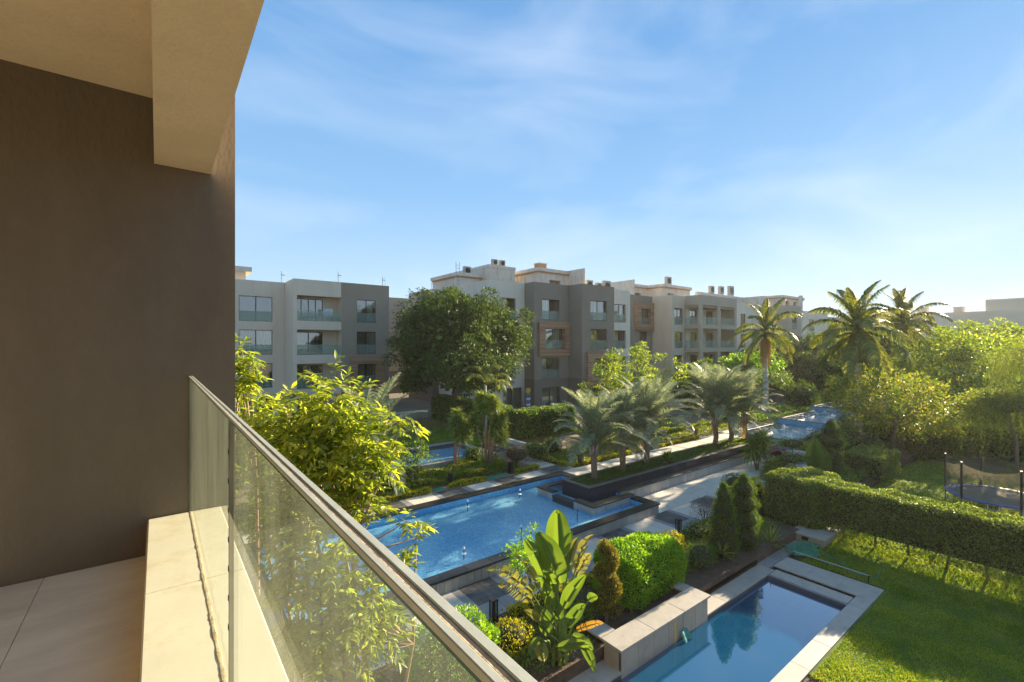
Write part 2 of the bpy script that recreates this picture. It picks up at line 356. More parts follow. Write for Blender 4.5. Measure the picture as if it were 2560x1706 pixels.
M['coping_front'] = pm('worn_tile_face', (.36, .32, .26), .5, .1, 3, .1, 50, rnd=.08, stain=(.26, .20, .13), sscale=2)
M['soil'] = pm('garden_soil', (.115, .075, .048), .95, .35, 3, .8, 16, bdist=.05)
M['sand'] = pm('dry_sandy_soil', (.27, .19, .12), .95, .25, 2, .7, 12, bdist=.05, col2=(.16, .13, .06))
M['grass_base'] = pm('lawn_ground', (.09, .15, .02), .95, .35, 1.2, .9, 60, bdist=.03, stain=(.10, .13, .03), sscale=.8)
M['ground'] = pm('dry_ground', (.20, .17, .12), .95, .2, .2, .3, 5)
M['bark'] = pm('grey_bark', (.20, .15, .11), .9, .3, 10, .5, 30)
M['bark_warm'] = pm('tan_bark', (.33, .23, .15), .9, .3, 10, .5, 30)
M['palm_bark'] = pm('palm_trunk_fibre', (.24, .165, .11), .9, .35, 9, .7, 24, stretch=(1, 1, 3))
M['royal_bark'] = pm('pale_royal_trunk', (.55, .52, .46), .85, .12, 3, .3, 14, stretch=(1, 1, 4))
M['crownshaft'] = pm('green_crownshaft', (.10, .15, .04), .5, .2, 3, .1, 14)
M['orange_fruit'] = pm('orange_seed_strands', (.55, .30, .10), .9, .3, 9, .5, 24)
M['stem'] = pm('green_stem', (.14, .20, .05), .6, .2, 6, .1, 20)
M['straw'] = pm('dry_straw', (.42, .29, .15), .95, .3, 3, .6, 20, bdist=.04)
M['cover'] = pm('green_drain_cover', (.05, .28, .20), .6, .15, 4, .1, 30)
M['white'] = pm('white_paint', (.75, .74, .70), .6, .08, 3, .1, 30)
M['blue_pad'] = pm('blue_trampoline_pad', (.07, .12, .34), .5, .15, 3, .1, 30)
M['mat'] = pm('trampoline_mat', (.16, .14, .12), .7, .1, 3, 0)
M['steel'] = pm('galvanised_steel', (.45, .46, .46), .35, .1, 5, 0, metal=.6)
M['hose'] = pm('green_hose', (.05, .30, .14), .5, .3, 3, 0)
M['net'] = pm('pool_net', (.08, .30, .26), .8, .2, 3, 0)
M['yellow'] = pm('yellow_plastic', (.6, .42, .05), .5, .1, 3, 0)
M['red'] = pm('red_cloth', (.45, .05, .05), .8, .1, 3, 0)
M['cloth'] = pm('white_cloth', (.75, .75, .78), .9, .1, 3, .1)
M['ac'] = pm('air_conditioner_casing', (.45, .40, .32), .7, .1, 3, .1)
# foliage
G = {}
G['bright'] = lm('bright_leaf', [(.08, .13, .018), (.17, .24, .025), (.27, .34, .04), (.38, .41, .07)], .55, .38, .5, 1.45, .35)
G['lime'] = lm('lime_bush_leaf', [(.06, .16, .012), (.15, .30, .02), (.26, .42, .02)], .45, .4, .4, 1.4, .5)
G['hedge'] = lm('hedge_leaf', [(.045, .085, .014), (.09, .15, .02), (.15, .21, .03), (.22, .27, .07)], .4, .45, .45, 1.4, .4)
G['dark'] = lm('ficus_leaf', [(.020, .048, .012), (.042, .085, .018), (.070, .115, .022), (.13, .18, .035)], .25, .6, .2, 1.4, .5)
G['mid'] = lm('mid_green_leaf', [(.035, .08, .015), (.08, .15, .02), (.15, .22, .03)], .42, .45, .4, 1.5, .5)
G['yellowgreen'] = lm('yellow_green_leaf', [(.06, .12, .015), (.15, .22, .02), (.26, .32, .03)], .5, .45, .4, 1.5, .5)
G['orange'] = lm('orange_tipped_leaf', [(.05, .10, .015), (.10, .17, .02), (.17, .22, .025), (.32, .25, .045)], .5, .45, .4, 1.4, .6)
G['palm'] = lm('silver_palm_leaf', [(.13, .17, .09), (.20, .24, .14), (.28, .30, .19), (.36, .34, .23)], .40, .5, .4, 1.2, .3, tm=(1.0, 1.05, .8))
G['palm_dry'] = lm('dry_palm_leaf', [(.22, .17, .09), (.32, .25, .14), (.40, .32, .2)], .35, .6, .3, 1.1, .3)
G['royal'] = lm('royal_palm_leaf', [(.06, .10, .02), (.11, .16, .03), (.20, .24, .05), (.34, .30, .06)], .45, .45, .4, 1.3, .4)
G['dracaena'] = lm('dracaena_leaf', [(.05, .10, .025), (.12, .19, .035), (.25, .31, .06), (.36, .40, .08)], .4, .45, .4, 1.3, .4)
G['cypress'] = lm('cypress_leaf', [(.025, .055, .012), (.05, .10, .015), (.11, .19, .02)], .35, .6, .2, 1.5, .4)
G['spiral'] = lm('golden_cypress_leaf', [(.07, .06, .02), (.13, .11, .03), (.20, .18, .035), (.28, .28, .03)], .35, .6, .2, 1.3, .5)
G['yellow'] = lm('golden_edging_leaf', [(.16, .20, .01), (.40, .40, .015), (.60, .50, .02)], .4, .5, .3, 1.3, .4)
G['ground'] = lm('ground_cover_leaf', [(.05, .095, .015), (.13, .19, .02), (.26, .28, .03)], .35, .5, .3, 1.4, .6)
G['grass'] = lm('grass_blade', [(.07, .14, .010), (.13, .22, .012), (.20, .30, .015), (.31, .34, .05)], .45, .5, .3, 1.4, 1.0)
G['brown'] = lm('dry_shrub_leaf', [(.14, .09, .06), (.22, .14, .10), (.26, .19, .13)], .3, .7, .2, 1.2, .3)
G['purple'] = lm('dark_red_shrub_leaf', [(.10, .05, .045), (.17, .09, .07), (.20, .15, .10)], .3, .6, .3, 1.2, .3)
G['pink'] = lm('pink_blossom', [(.06, .10, .02), (.30, .05, .10), (.50, .08, .16)], .35, .6, .3, 1.2, .3)
G['banana'] = lm('paddle_leaf', [(.055, .10, .018), (.085, .15, .02), (.13, .20, .025)], .42, .33, .6, 1.5, .3)
G['banana_old'] = lm('ageing_paddle_leaf', [(.15, .17, .04), (.22, .21, .07)], .4, .45, .4, 1.2, .3)
G['banana_orange'] = lm('orange_dead_leaf', [(.28, .16, .03), (.38, .22, .05)], .35, .5, .3, 1.2, .3)
G['weeping'] = lm('weeping_leaf', [(.06, .10, .03), (.12, .17, .035), (.20, .24, .045)], .45, .5, .3, 1.5, .5)
G['straw'] = lm('straw_blade', [(.25, .18, .08), (.38, .27, .13)], .3, .7, .2, 1.1, .3)

# ---------------------------------------------------------------- terrain sheets
def sheet(name, rects, z, mat, skirt=0, label=None, kind='structure'):
    b = MB()
    for (x0, x1, y0, y1) in rects:
        if skirt: b.box(x0, x1, y0, y1, z - skirt, z, mat)
        else: b.face([(x0, y0, z), (x1, y0, z), (x1, y1, z), (x0, y1, z)], mat)
    return b.build(name, kind=kind)
sheet('ground', [(-900, 900, -900, 900)], -.62, M['ground'])
# raised land beyond the pools, and the low private gardens on this side
sheet('terrace_ground', [(-30, 38, 20.92, 23.9), (38.0, 300, 19.3, 23.9), (-30, 12.6, 23.9, 26.2), (17.4, 300, 23.9, 26.2), (-30, 300, 26.2, 120)], .49, M['sand'], .9)
sheet('upper_ground', [(20.6, 300, 27.2, 110), (-30, 20.6, 38.6, 110)], .86, M['ground'], .3)
sheet('garden_bed', [(-6, 21.9, 8.12, 10.95), (21.9, 44, 9.9, 10.95), (25.2, 44, 8.6, 9.9), (44, 130, 8.2, 14.2), (44, 130, 14.2, 14.3)], .06, M['soil'], .5)
sheet('lawn', [(13.0, 24.6, -14, 4.62), (19.62, 24.6, 4.62, 7.3)], -.30, M['grass_base'], .3)
sheet('soil_strip', [(-6, 12.98, -14, 4.62)], -.335, M['soil'], .25)
sheet('neighbour_lawn', [(24.62, 52, -14, 4.2), (29.9, 43.5, 4.2, 8.55)], -.31, M['grass_base'], .3)
sheet('far_lawn', [(6.0, 17.45, 29.0, 38.5), (17.45, 20.4, 27.25, 38.5)], .88, M['grass_base'], .35)
sheet('back_garden_ground', [(48.6, 134, -40, 8.1)], -.2, M['ground'], .3)

# ---------------------------------------------------------------- near walkway of the main pool
walk = MB(); walk.box(-6, 38.6, 10.97, 14.4, -.45, -.035, M['joint']); walkway = walk.build('walkway', kind='structure')
def pave(x0, x1, y0, y1, zt, mat, nx, ny, parent, name='paving_slab', gap=.008, jit=.0015, th=.05):
    for i in range(nx):
        for j in range(ny):
            a0 = x0 + (x1 - x0) * i / nx; a1 = x0 + (x1 - x0) * (i + 1) / nx
            b0 = y0 + (y1 - y0) * j / ny; b1 = y0 + (y1 - y0) * (j + 1) / ny
            slab(name, parent, a0 + gap / 2, a1 - gap / 2, b0 + gap / 2, b1 - gap / 2, zt - th, zt, mat, .004, jit)
small = MB()
x = 4.35
while x < 37.5:
    # dark square inside a grey border, then a pale field
    k = 5 if x < 19 else 4
    if x < 26: pave(x, x + 1.25, 11.78, 13.03, 0, M['dark_paver'], k, k, walkway, 'dark_sett')
    else:
        pave(x, x + 1.25, 11.78, 13.03, 0, M['dark_paver'], 2, 2, walkway, 'dark_sett')
    pave(x - .28, x, 11.0, 13.03, 0, M['grey_paver'], 1, 3, walkway, 'border_slab'); pave(x + 1.25, x + 1.53, 11.0, 13.03, 0, M['grey_paver'], 1, 3, walkway, 'border_slab')
    pave(x, x + 1.25, 11.0, 11.78, 0, M['grey_paver'], 2, 1, walkway, 'border_slab')
    pave(x + 1.53, x + 3.17, 11.0, 13.03, 0, M['pale_paver'], 3, 3, walkway, 'paving_slab')
    if 18 < x < 18.3: pave(18.87, 21.32, 13.035, 14.98, 0, M['pale_paver'], 4, 3, walkway, 'paving_slab')
    if x > 18.3: pave(x - .28, x + 3.17, 13.03, 14.98, 0, M['pale_paver'], 5, 3, walkway, 'paving_slab')
    x += 3.45
b = MB(); b.box(18.7, 38.6, 14.3, 15.06, -.45, -.04, M['joint']); b.build('walkway_bed', walkway)
for i in range(34):      # pale kerb between walkway and planting
    slab('kerb_stone', walkway, 4 + i, 4 + i + .99, 10.86, 10.985, -.1, .035, M['coping'], .006, .001)

# ---------------------------------------------------------------- pools
def tiled_face(parent, axis, p, u0, u1, z0, z1, w=.29, sgn=-1, mat=None, th=.03):
    """a row of upright stone slabs in front of the plane p"""
    n = max(1, round((u1 - u0) / w)); w = (u1 - u0) / n; mat = mat or M['wall_slab']
    for i in range(n):
        a, c_ = u0 + i * w + .006, u0 + (i + 1) * w - .006; t = th + random.uniform(-.003, .003)
        if axis == 'y': slab('wall_slab', parent, a, c_, min(p, p + sgn * th), max(p, p + sgn * th), z0, z1, mat, .004)
        else: slab('wall_slab', parent, min(p, p + sgn * th), max(p, p + sgn * th), a, c_, z0, z1, mat, .004)
def coping_run(parent, x0, x1, y0, y1, z0, z1, mat, step=.9, along='x', name='coping_stone', bev=.008):
    L = (x1 - x0) if along == 'x' else (y1 - y0); n = max(1, round(L / step))
    for i in range(n):
        if along == 'x': slab(name, parent, x0 + L * i / n + .002, x0 + L * (i + 1) / n - .002, y0, y1, z0, z1, mat, bev, .001)
        else: slab(name, parent, x0, x1, y0 + L * i / n + .002, y0 + L * (i + 1) / n - .002, z0, z1, mat, bev, .001)
mp_ = thing('swimming_pool', (10, 16, 0), 'long blue mosaic pool with black granite coping in the middle of the garden', 'pool')
b = MB(); j = M['joint']
b.box(2.4, 18.9, 13.07, 13.4, -.5, .40, M['mosaic_side']); b.box(2.4, 2.8, 13.4, 19.4, -.5, .40, M['mosaic_side'])
b.box(18.42, 18.84, 13.4, 14.36, -.5, .40, M['mosaic_side']); b.box(2.4, 19.0, 19.4, 19.85, -.5, .40, M['mosaic_side']); b.box(18.6, 19.0, 18.36, 19.4, -.5, .40, M['mosaic_side'])
b.build('wall', mp_)
b = MB(); b.box(2.8, 18.6, 13.4, 19.4, -.5, .08, M['mosaic']); b.build('basin', mp_)
b = MB(); b.face([(2.8, 13.4, .3), (15.72, 13.4, .3), (15.72, 19.4, .3), (2.8, 19.4, .3)], M['water'])
b.face([(15.72, 13.4, .3), (18.42, 13.4, .3), (18.42, 14.36, .3), (15.72, 14.36, .3)], M['water']); b.face([(15.72, 18.36, .3), (18.6, 18.36, .3), (18.6, 19.4, .3), (15.72, 19.4, .3)], M['water'])
b.build('water', mp_)
coping_run(mp_, 2.4, 18.92, 12.99, 13.44, .40, .48, M['granite'], 1.0)
coping_run(mp_, 2.4, 2.84, 13.44, 19.36, .40, .48, M['granite'], 1.0, 'y')
coping_run(mp_, 18.40, 18.92, 13.44, 14.36, .40, .48, M['granite'], 1.0, 'y')
coping_run(mp_, 2.4, 19.06, 19.38, 19.86, .40, .48, M['granite'], 1.0)
coping_run(mp_, 18.58, 19.06, 18.34, 19.38, .40, .48, M['granite'], 1.0, 'y')
tiled_face(mp_, 'y', 13.07, 2.4, 18.84, -.05, .40); tiled_face(mp_, 'x', 18.84, 13.05, 14.36, -.05, .40, sgn=1)
# upper channel with its planter
ch = thing('water_channel', (26, 16.4, 0), 'raised water channel with black coping around the long palm planter', 'pool')
b = MB(); wsm = M['mosaic_side']
b.box(15.80, 16.1, 17.15, 18.28, -.5, .50, wsm); b.box(15.80, 16.1, 15.65, 17.15, -.5, .34, M['granite']); b.box(15.80, 16.1, 14.4, 15.65, -.5, .50, wsm)
b.box(16.1, 18.7, 14.4, 14.72, -.5, .50, wsm); b.box(18.7, 38.0, 15.05, 15.3, -.5, .50, wsm); b.box(18.46, 18.7, 14.72, 15.3, -.5, .50, wsm)
b.box(16.1, 38.0, 18.0, 18.28, -.5, .50, wsm); b.build('wall', ch)
b = MB(); b.box(16.1, 18.46, 14.72, 18.0, -.45, .12, M['mosaic']); b.box(18.461, 38.0, 15.3, 18.0, -.45, .12, M['mosaic_teal']); b.build('basin', ch)
b = MB(); b.face([(16.1, 14.72, .46), (18.46, 14.72, .46), (18.46, 18.0, .46), (16.1, 18.0, .46)], M['water']); b.face([(18.46, 15.3, .46), (38.0, 15.3, .46), (38.0, 18.0, .46), (18.46, 18.0, .46)], M['water_still']); b.build('water', ch)
zc0, zc1 = .50, .58
coping_run(ch, 15.74, 16.16, 17.15, 18.32, zc0, zc1, M['granite'], .9, 'y'); coping_run(ch, 15.76, 16.14, 15.65, 17.15, .34, .40, M['granite'], .8, 'y')
coping_run(ch, 15.74, 16.16, 14.35, 15.65, zc0, zc1, M['granite'], .9, 'y'); coping_run(ch, 16.16, 18.76, 14.35, 14.78, zc0, zc1, M['granite'], .9)
coping_run(ch, 18.42, 38.3, 14.98, 15.36, zc0, zc1, M['granite'], .9); coping_run(ch, 16.16, 38.3, 17.95, 18.32, zc0, zc1, M['granite'], .9)
tiled_face(ch, 'y', 14.4, 15.78, 18.42, .2, .50, .26); tiled_face(ch, 'y', 15.05, 18.95, 38.0, -.05, .50, .29); tiled_face(ch, 'x', 15.80, 17.16, 18.28, .2, .50, .28); tiled_face(ch, 'x', 15.80, 14.37, 15.64, .2, .50, .28)
pl = thing('planter', (26, 16.7, .2), 'long black clad planter box carrying the row of silvery palms', 'planter')
b = MB(); PX0, PX1, PY0, PY1 = 16.95, 35.4, 15.72, 17.62
for r in ((PX0, PX1, PY0, PY0 + .2), (PX0, PX1, PY1 - .2, PY1), (PX0, PX0 + .2, PY0 + .2, PY1 - .2), (PX1 - .2, PX1, PY0 + .2, PY1 - .2)): b.box(*r, .1, .86, M['joint'])
b.build('wall', pl)
b = MB(); b.box(PX0 + .2, PX1 - .2, PY0 + .2, PY1 - .2, .1, .80, M['soil']); b.build('soil', pl)
n = 26
for i in range(n):
    a0 = PX0 + (PX1 - PX0) * i / n; a1 = PX0 + (PX1 - PX0) * (i + 1) / n
    slab('cladding_panel', pl, a0 + .002, a1 - .002, PY0 - .025, PY0 - .001, .12, .86, M['planter'], .003)
for i in range(3): slab('cladding_panel', pl, PX0 - .025, PX0 - .001, PY0 + i * .633, PY0 + (i + 1) * .633 - .004, .12, .86, M['planter'], .003)
coping_run(pl, PX0 - .03, PX1, PY0 - .03, PY0 + .22, .86, .90, M['planter_cap'], .9, name='cap_stone'); coping_run(pl, PX0 - .03, PX0 + .22, PY0 + .23, PY1, .86, .90, M['planter_cap'], .9, 'y', name='cap_stone'); coping_run(pl, PX0 + .22, PX1, PY1 - .22, PY1, .86, .90, M['planter_cap'], .9, name='cap_stone')
# churned upper pools, stepping up
def step_pool(x0, x1, y0, y1, z, label, zb, front_low=False, matw='water_jet', cm='granite', face=True):
    t = thing('swimming_pool', (x0, y0, 0), label, 'pool', 'upper pools with fountains')
    b = MB()
    b.box(x0, x1, y0 - .3, y0, -.5, z, M['joint']); b.box(x0, x1, y1, y1 + .3, -.5, z, M['joint']); b.box(x0 - .3, x0, y0 - .3, y1 + .3, -.5, z, M['mosaic_side']); b.box(x1, x1 + .05, y0 - .3, y1 + .3, -.5, z, M['joint'])
    b.build('wall', t)
    b = MB(); b.box(x0, x1, y0, y1, zb - .6, zb, M['mosaic_pale']); b.build('basin', t)
    b = MB(); b.face([(x0, y0, z + .01), (x1, y0, z + .01), (x1, y1, z + .01), (x0, y1, z + .01)], M[matw]); b.build('water', t)
    coping_run(t, x0 - .34, x0 - .02, y0 - .34, y1 + .34, z, z + .05, M[cm], 1.0, 'y')
    coping_run(t, x0, x1, y0 - .34, y0, z, z + .06, M[cm], 1.2); coping_run(t, x0, x1, y1, y1 + .34, z, z + .06, M[cm], 1.2)
    if face:
        tiled_face(t, 'y', y0 - .3, x0 - .3, x1, 0, z, .35)
    return t
step_pool(38.7, 46.4, 14.9, 19.0, .60, 'churned turquoise pool with bubbling jets at the end of the palm planter', .1)
step_pool(46.9, 55.5, 14.8, 18.9, 1.0, 'second raised blue pool with white jets behind the churned turquoise one', .5)
step_pool(56.2, 66, 14.6, 19.4, 1.35, 'farthest narrow blue pool beneath the royal palms', .9, face=False)

# ---------------------------------------------------------------- far path along the pools
fp = MB(); fp.box(2, 38.2, 19.87, 20.95, -.4, .455, M['joint']); fp.box(19.08, 38.2, 18.33, 19.87, -.4, .455, M['joint']); far_path = fp.build('path', kind='structure')
x = 2.6; i = 0
while x < 18:
    pave(x, x + 1.4, 19.88, 20.85, .49, M['pale_paver'], 2, 1, far_path); pave(x + 1.4, x + 1.72, 19.88, 20.85, .49, M['grey_paver'], 1, 1, far_path, 'border_slab')
    pave(x + 1.72, x + 3.14, 19.88, 20.85, .49, M['dark_paver'], 4, 3, far_path, 'dark_sett'); pave(x + 3.14, x + 3.46, 19.88, 20.85, .49, M['grey_paver'], 1, 1, far_path, 'border_slab')
    x += 3.46
pave(x, 20.2, 19.88, 20.85, .49, M['pale_paver'], 3, 1, far_path)
x = 19.08
while x < 37:
    pave(x, x + 2.6, 18.34, 19.86, .49, M['pale_paver'], 3, 2, far_path); pave(x + 2.6, x + 2.85, 18.34, 19.86, .49, M['grey_paver'], 1, 2, far_path, 'border_slab')
    x += 2.85
for i in range(5): slab('stepping_slab', far_path, 18.35, 19.6, 21.05 + i * .52, 21.45 + i * .52, .45, .53 + .01 * i, M['pale_paver'], .008)
coping_run(far_path, 38.2, 46.2, 19.36, 20.9, .45, .52, M['pale_paver'], .9, name='paving_slab')

# ---------------------------------------------------------------- private pool on this side
ZP = -.30
pp = thing('swimming_pool', (13, 6.3, 0), 'still dark blue plunge pool with pale stone surround at the lower right', 'pool')
b = MB(); b.box(3.0, 17.5, 4.66, 5.08, -1.9, -.36, M['mosaic_teal']); b.box(3.0, 17.5, 7.55, 8.05, -1.9, -.36, M['mosaic_teal']); b.box(17.5, 18.1, 4.66, 8.05, -1.9, -.36, M['mosaic_teal']); b.box(18.1, 18.4, 4.66, 8.05, -1.9, -.52, M['joint'])
b.box(3.0, 17.5, 5.081, 5.088, -1.0, -.36, M['joint']); b.box(3.0, 17.49, 7.542, 7.549, -.5, -.36, M['joint']); b.box(17.49, 17.499, 5.09, 7.54, -.56, -.36, M['joint']); b.build('wall', pp)
b = MB(); b.box(3.0, 17.5, 5.08, 7.55, -1.8, -.95, M['mosaic_teal']); b.box(16.6, 17.05, 5.1, 7.0, -.95, -.62, M['coping']); b.build('basin', pp)
b = MB(); b.face([(3.0, 5.08, -.47), (17.5, 5.08, -.47), (17.5, 7.55, -.47), (3.0, 7.55, -.47)], M['water_still']); b.build('water', pp)
coping_run(pp, 3.0, 17.52, 4.64, 5.10, -.36, ZP, M['coping'], 1.5)
coping_run(pp, 13.4, 18.0, 7.53, 8.1, -.36, ZP, M['coping'], 1.2)
coping_run(pp, 17.54, 18.1, 5.12, 7.5, -.36, ZP, M['coping'], 1.0, 'y')
coping_run(pp, 18.36, 19.5, 4.7, 7.7, -.36, ZP, M['coping'], 1.0, 'y'); coping_run(pp, 17.54, 19.5, 4.64, 5.10, -.361, ZP - .004, M['coping'], .7)
b = MB(); b.box(18.1, 18.36, 5.1, 8.1, -.5, -.42, M['joint']); b.build('gutter', pp)
coping_run(pp, 18.0, 21.4, 7.72, 8.6, -.40, -.285, M['grey_paver'], .9, name='paving_slab')
coping_run(pp, 13.6, 18.0, 8.12, 8.7, -.28, -.10, M['coping'], 1.2, name='step_slab')
coping_run(pp, 3.0, 9.3, 7.53, 8.3, -.36, -.28, M['coping'], .8, name='ledge_slab')
# low wall with cap carrying the shrub bed
lw = thing('retaining_wall', (11.4, 7.8, -.4), 'low cream stone wall with wide cap between the lime shrub and the plunge pool', 'wall')
b = MB(); b.box(9.3, 13.4, 7.546, 8.08, -.36, .23, M['joint']); b.build('core', lw)
for i in range(6): slab('facing_tile', lw, 9.3 + i * .683, 9.3 + (i + 1) * .683 - .008, 7.525, 7.545, -.9, .225, M['coping_front'], .004)
for i in range(2): slab('facing_tile', lw, 9.262, 9.298, 7.6 + i * .24, 7.83 + i * .24, -.5, .225, M['coping_front'], .004)
coping_run(lw, 9.22, 13.48, 7.47, 8.14, .232, .30, M['coping'], 1.42, name='cap_stone'); coping_run(lw, 9.22, 9.8, 8.15, 8.75, .232, .30, M['coping'], 1, 'y', name='cap_stone')
coping_run(lw, 13.0, 13.48, 8.15, 8.6, .231, .298, M['coping'], 1, 'y', name='cap_stone')
b = MB(); b.box(11.62, 11.70, 7.52, 7.524, -.5, .2, M['yellow']); b.build('rust_stain', lw)
# stone plinth, drain box
sb = thing('utility_box', (22.2, 7.5, -.3), 'low pale stone utility box with square opening below the hedge', 'box')
b = MB(); b.box(21.5, 23.1, 7.1, 8.25, -.6, .0, M['coping_front']); b.build('body', sb)
b = MB(); b.box(21.42, 23.18, 7.02, 8.33, .0, .05, M['coping']); b.build('lid', sb)
b = MB(); b.box(21.485, 21.499, 7.65, 7.9, -.2, -.05, M['black']); b.build('opening', sb)  # black plate on the face, colour standing in for the shade inside the hole
sheet('paved_strip', [(24.7, 25.6, 3.2, 8.4), (25.6, 29.8, 8.0, 8.5), (29.4, 29.8, 4.4, 8.0), (25.6, 29.8, 4.25, 4.4)], -.27, M['pale_paver'], .3)
np_ = thing('swimming_pool', (27.5, 6, -.4), 'small blue pool glimpsed under the clipped hedge', 'pool')
b = MB(); b.box(25.6, 29.4, 4.4, 8.0, -1.0, -.55, M['mosaic']); b.build('basin', np_)
b = MB(); b.face([(25.6, 4.4, -.36), (29.4, 4.4, -.36), (29.4, 8.0, -.36), (25.6, 8.0, -.36)], M['water']); b.build('water', np_)

# ---------------------------------------------------------------- garden of the far left house
gp = thing('swimming_pool', (13, 26.6, .5), 'small raised teal pool on the lawn of the left hand house', 'pool')
b = MB(); b.box(7.6, 12.7, 24.35, 24.7, .2, .95, M['joint']); b.box(7.6, 17.2, 28.6, 29.0, .2, .95, M['joint']); b.box(17.0, 17.3, 24.9, 28.6, .2, .95, M['joint']); b.box(7.6, 7.9, 24.7, 28.6, .2, .95, M['joint']); b.box(12.7, 17.3, 24.35, 24.9, .2, .95, M['joint'])
b.build('wall', gp)
b = MB(); b.box(7.9, 17.0, 24.9, 28.6, .0, .68, M['mosaic']); b.build('basin', gp)
b = MB(); b.face([(7.9, 24.7, .86), (17.0, 24.7, .86), (17.0, 28.6, .86), (7.9, 28.6, .86)], M['water']); b.build('water', gp)
tiled_face(gp, 'y', 24.35, 7.6, 17.3, .42, .95, .55)
coping_run(gp, 7.5, 17.4, 28.58, 29.05, .951, 1.0, M['grey_paver'], 1.0); coping_run(gp, 7.5, 17.4, 24.27, 24.62, .951, .99, M['coping'], 1.0); coping_run(gp, 17.0, 17.4, 24.64, 28.56, .951, 1.0, M['grey_paver'], 1.0, 'y')
st = thing('garden_steps', (18.6, 26, .5), 'dark stone steps between the teal pool and the bright hedge', 'steps')
for i in range(4): slab('step', st, 17.5 + i * .38, 19.8, 24.9, 26.9, .45 + i * .13, .58 + i * .13, M['dark_paver'], .01)
b = MB(); b.box(19.85, 20.15, 24.0, 27.2, .4, 1.25, M['wall_slab']); b.build('side_wall', st)
tiled_face(st, 'y', 24.4, 17.5, 19.8, .42, .95, .3)
ww = thing('garden_wall', (15, 40.5, .9), 'low white garden wall in front of the left hand house', 'wall')
b = MB(); b.box(3, 20.9, 40.6, 40.85, .4, 1.55, M['wall_slab']); b.build('wall', ww); b = MB(); b.box(2.95, 20.95, 40.55, 40.9, 1.55, 1.62, M['white']); b.build('coping', ww)
for i, (cx, cy) in enumerate(((11.5, 21.2), (14.85, 21.2), (15.75, 21.35))):
    t = thing('drain_cover', (cx, cy, .5), ['square green drain cover beside the golden edging gap, nearest', 'square green drain cover, left one of the close pair by the path', 'square green drain cover, right one of the close pair by the path'][i], 'drain cover', 'green drain covers along the far path')
    b = MB(); b.box(cx - .33, cx + .33, cy - .24, cy + .24, .48, .515, M['cover']); b.build('frame', t)
    b = MB()
    for k in range(5): b.box(cx - .29 + k * .12, cx - .21 + k * .12, cy - .2, cy + .2, .515, .53, M['cover'])
    b.build('lid', t)

# ---------------------------------------------------------------- our balcony
home = thing('apartment_building', (0, 3.77, -.3), 'taupe apartment building whose balcony with glass railing fills the left foreground', 'building')
b = MB()
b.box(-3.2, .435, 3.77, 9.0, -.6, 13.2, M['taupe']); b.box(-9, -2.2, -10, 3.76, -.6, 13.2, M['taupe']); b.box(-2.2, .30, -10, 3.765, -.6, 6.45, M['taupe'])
b.build('wall', home)
b = MB(); b.box(-2.2, .2, -10, 3.768, 9.59, 10.6, M['ceiling']); b.build('ceiling', home)
b = MB(); b.box(-.017, .288, -10, 3.766, 9.17, 9.588, M['ceiling']); b.box(.201, .288, -10, 3.766, 9.588, 10.6, M['ceiling']); b.build('beam', home)
b = MB(); b.box(-2.2, .3, -10, 3.767, 6.45, 6.634, M['grout']); b.build('floor_base', home)
for j in range(-5, 9):            # plank tiles 1.2 x 0.48
    for i in range(-2, 1):
        off = -.52
        x0 = off + (i) * 1.2; x1 = x0 + 1.2; y1 = 3.345 + .49 - .49 * j; y0 = y1 - .49
        x1 = min(x1, -.052); y1 = min(y1, 3.765); x0 = max(x0, -2.19)
        if y1 - y0 > .05 and x1 - x0 > .05: slab('floor_tile', home, x0 + .0015, x1 - .0015, y0 + .0015, y1 - .0015, 6.636, 6.65, M['floor_tile'], .001)
b = MB(); b.box(-.03, .335, -10, 3.767, 6.63, 6.85, M['ledge']); b.build('parapet', home)
for k, (a, c_) in enumerate(((2.64, 3.768), (1.42, 2.64), (.2, 1.42), (-1.0, .2), (-2.2, -1.0))):
    slab('ledge_slab', home, -.048, .349, a + .0012, c_ - .0012, 6.851, 6.879, M['ledge'], .006)
b = MB(); b.box(-.052, -.032, -10, 3.766, 6.64, 6.85, M['ledge']); b.build('skirting', home)
rail = thing('railing', (.165, 1.6, 6.88), None, None); rail.parent = home; rail.matrix_parent_inverse = wmat(home).inverted()
XG = .176
b = MB(); rnd = random.Random(3); prev = None
for k in range(240):
    y0 = -1 + k * .02; w_ = .0085 + .0022 * math.sin(k * .9) + rnd.random() * .002; h_ = 6.8805 + rnd.random() * .0016; o_ = .001 * math.sin(k * .23)
    cur = [(XG - w_ + o_, y0, 6.8785), (XG - w_ * .5 + o_, y0, h_), (XG + w_ * .5 + o_, y0, h_), (XG + w_ + o_, y0, 6.8785)]
    if prev:
        for q in range(3): b.face([prev[q], cur[q], cur[q + 1], prev[q + 1]], M['sealant'])
    prev = cur
b.build('sealant_joint', rail)
for (a, c_) in ((1.625, 3.762), (-1.9, 1.612)):
    g_ = MB(); g_.box(XG - .006, XG + .006, a, c_, 6.87, 7.7815, M['balcony_glass']); g_.build('glass_panel', rail)
    e_ = MB(); e_.box(XG - .0062, XG - .0060, a, c_, 7.774, 7.7816, M['glass_edge']); e_.box(XG - .0068, XG + .0068, c_ if c_ > 3 else c_, c_ + .0015, 6.87, 7.776, M['glass_edge']); e_.build('glass_rim', rail)
b = MB(); b.box(XG - .0065, XG + .0065, 1.612, 1.616, 6.875, 7.765, M['glass_edge']); b.build('panel_edge', rail)
b = MB(); b.box(XG - .004, XG + .004, 1.6165, 1.6245, 6.875, 7.765, M['clear_seal']); b.build('panel_seal', rail)
for k in range(7): slab('spacer', rail, XG - .0075, XG + .0075, 1.615, 1.627, 7.14 + k * .088, 7.155 + k * .088, M['black'], .001)
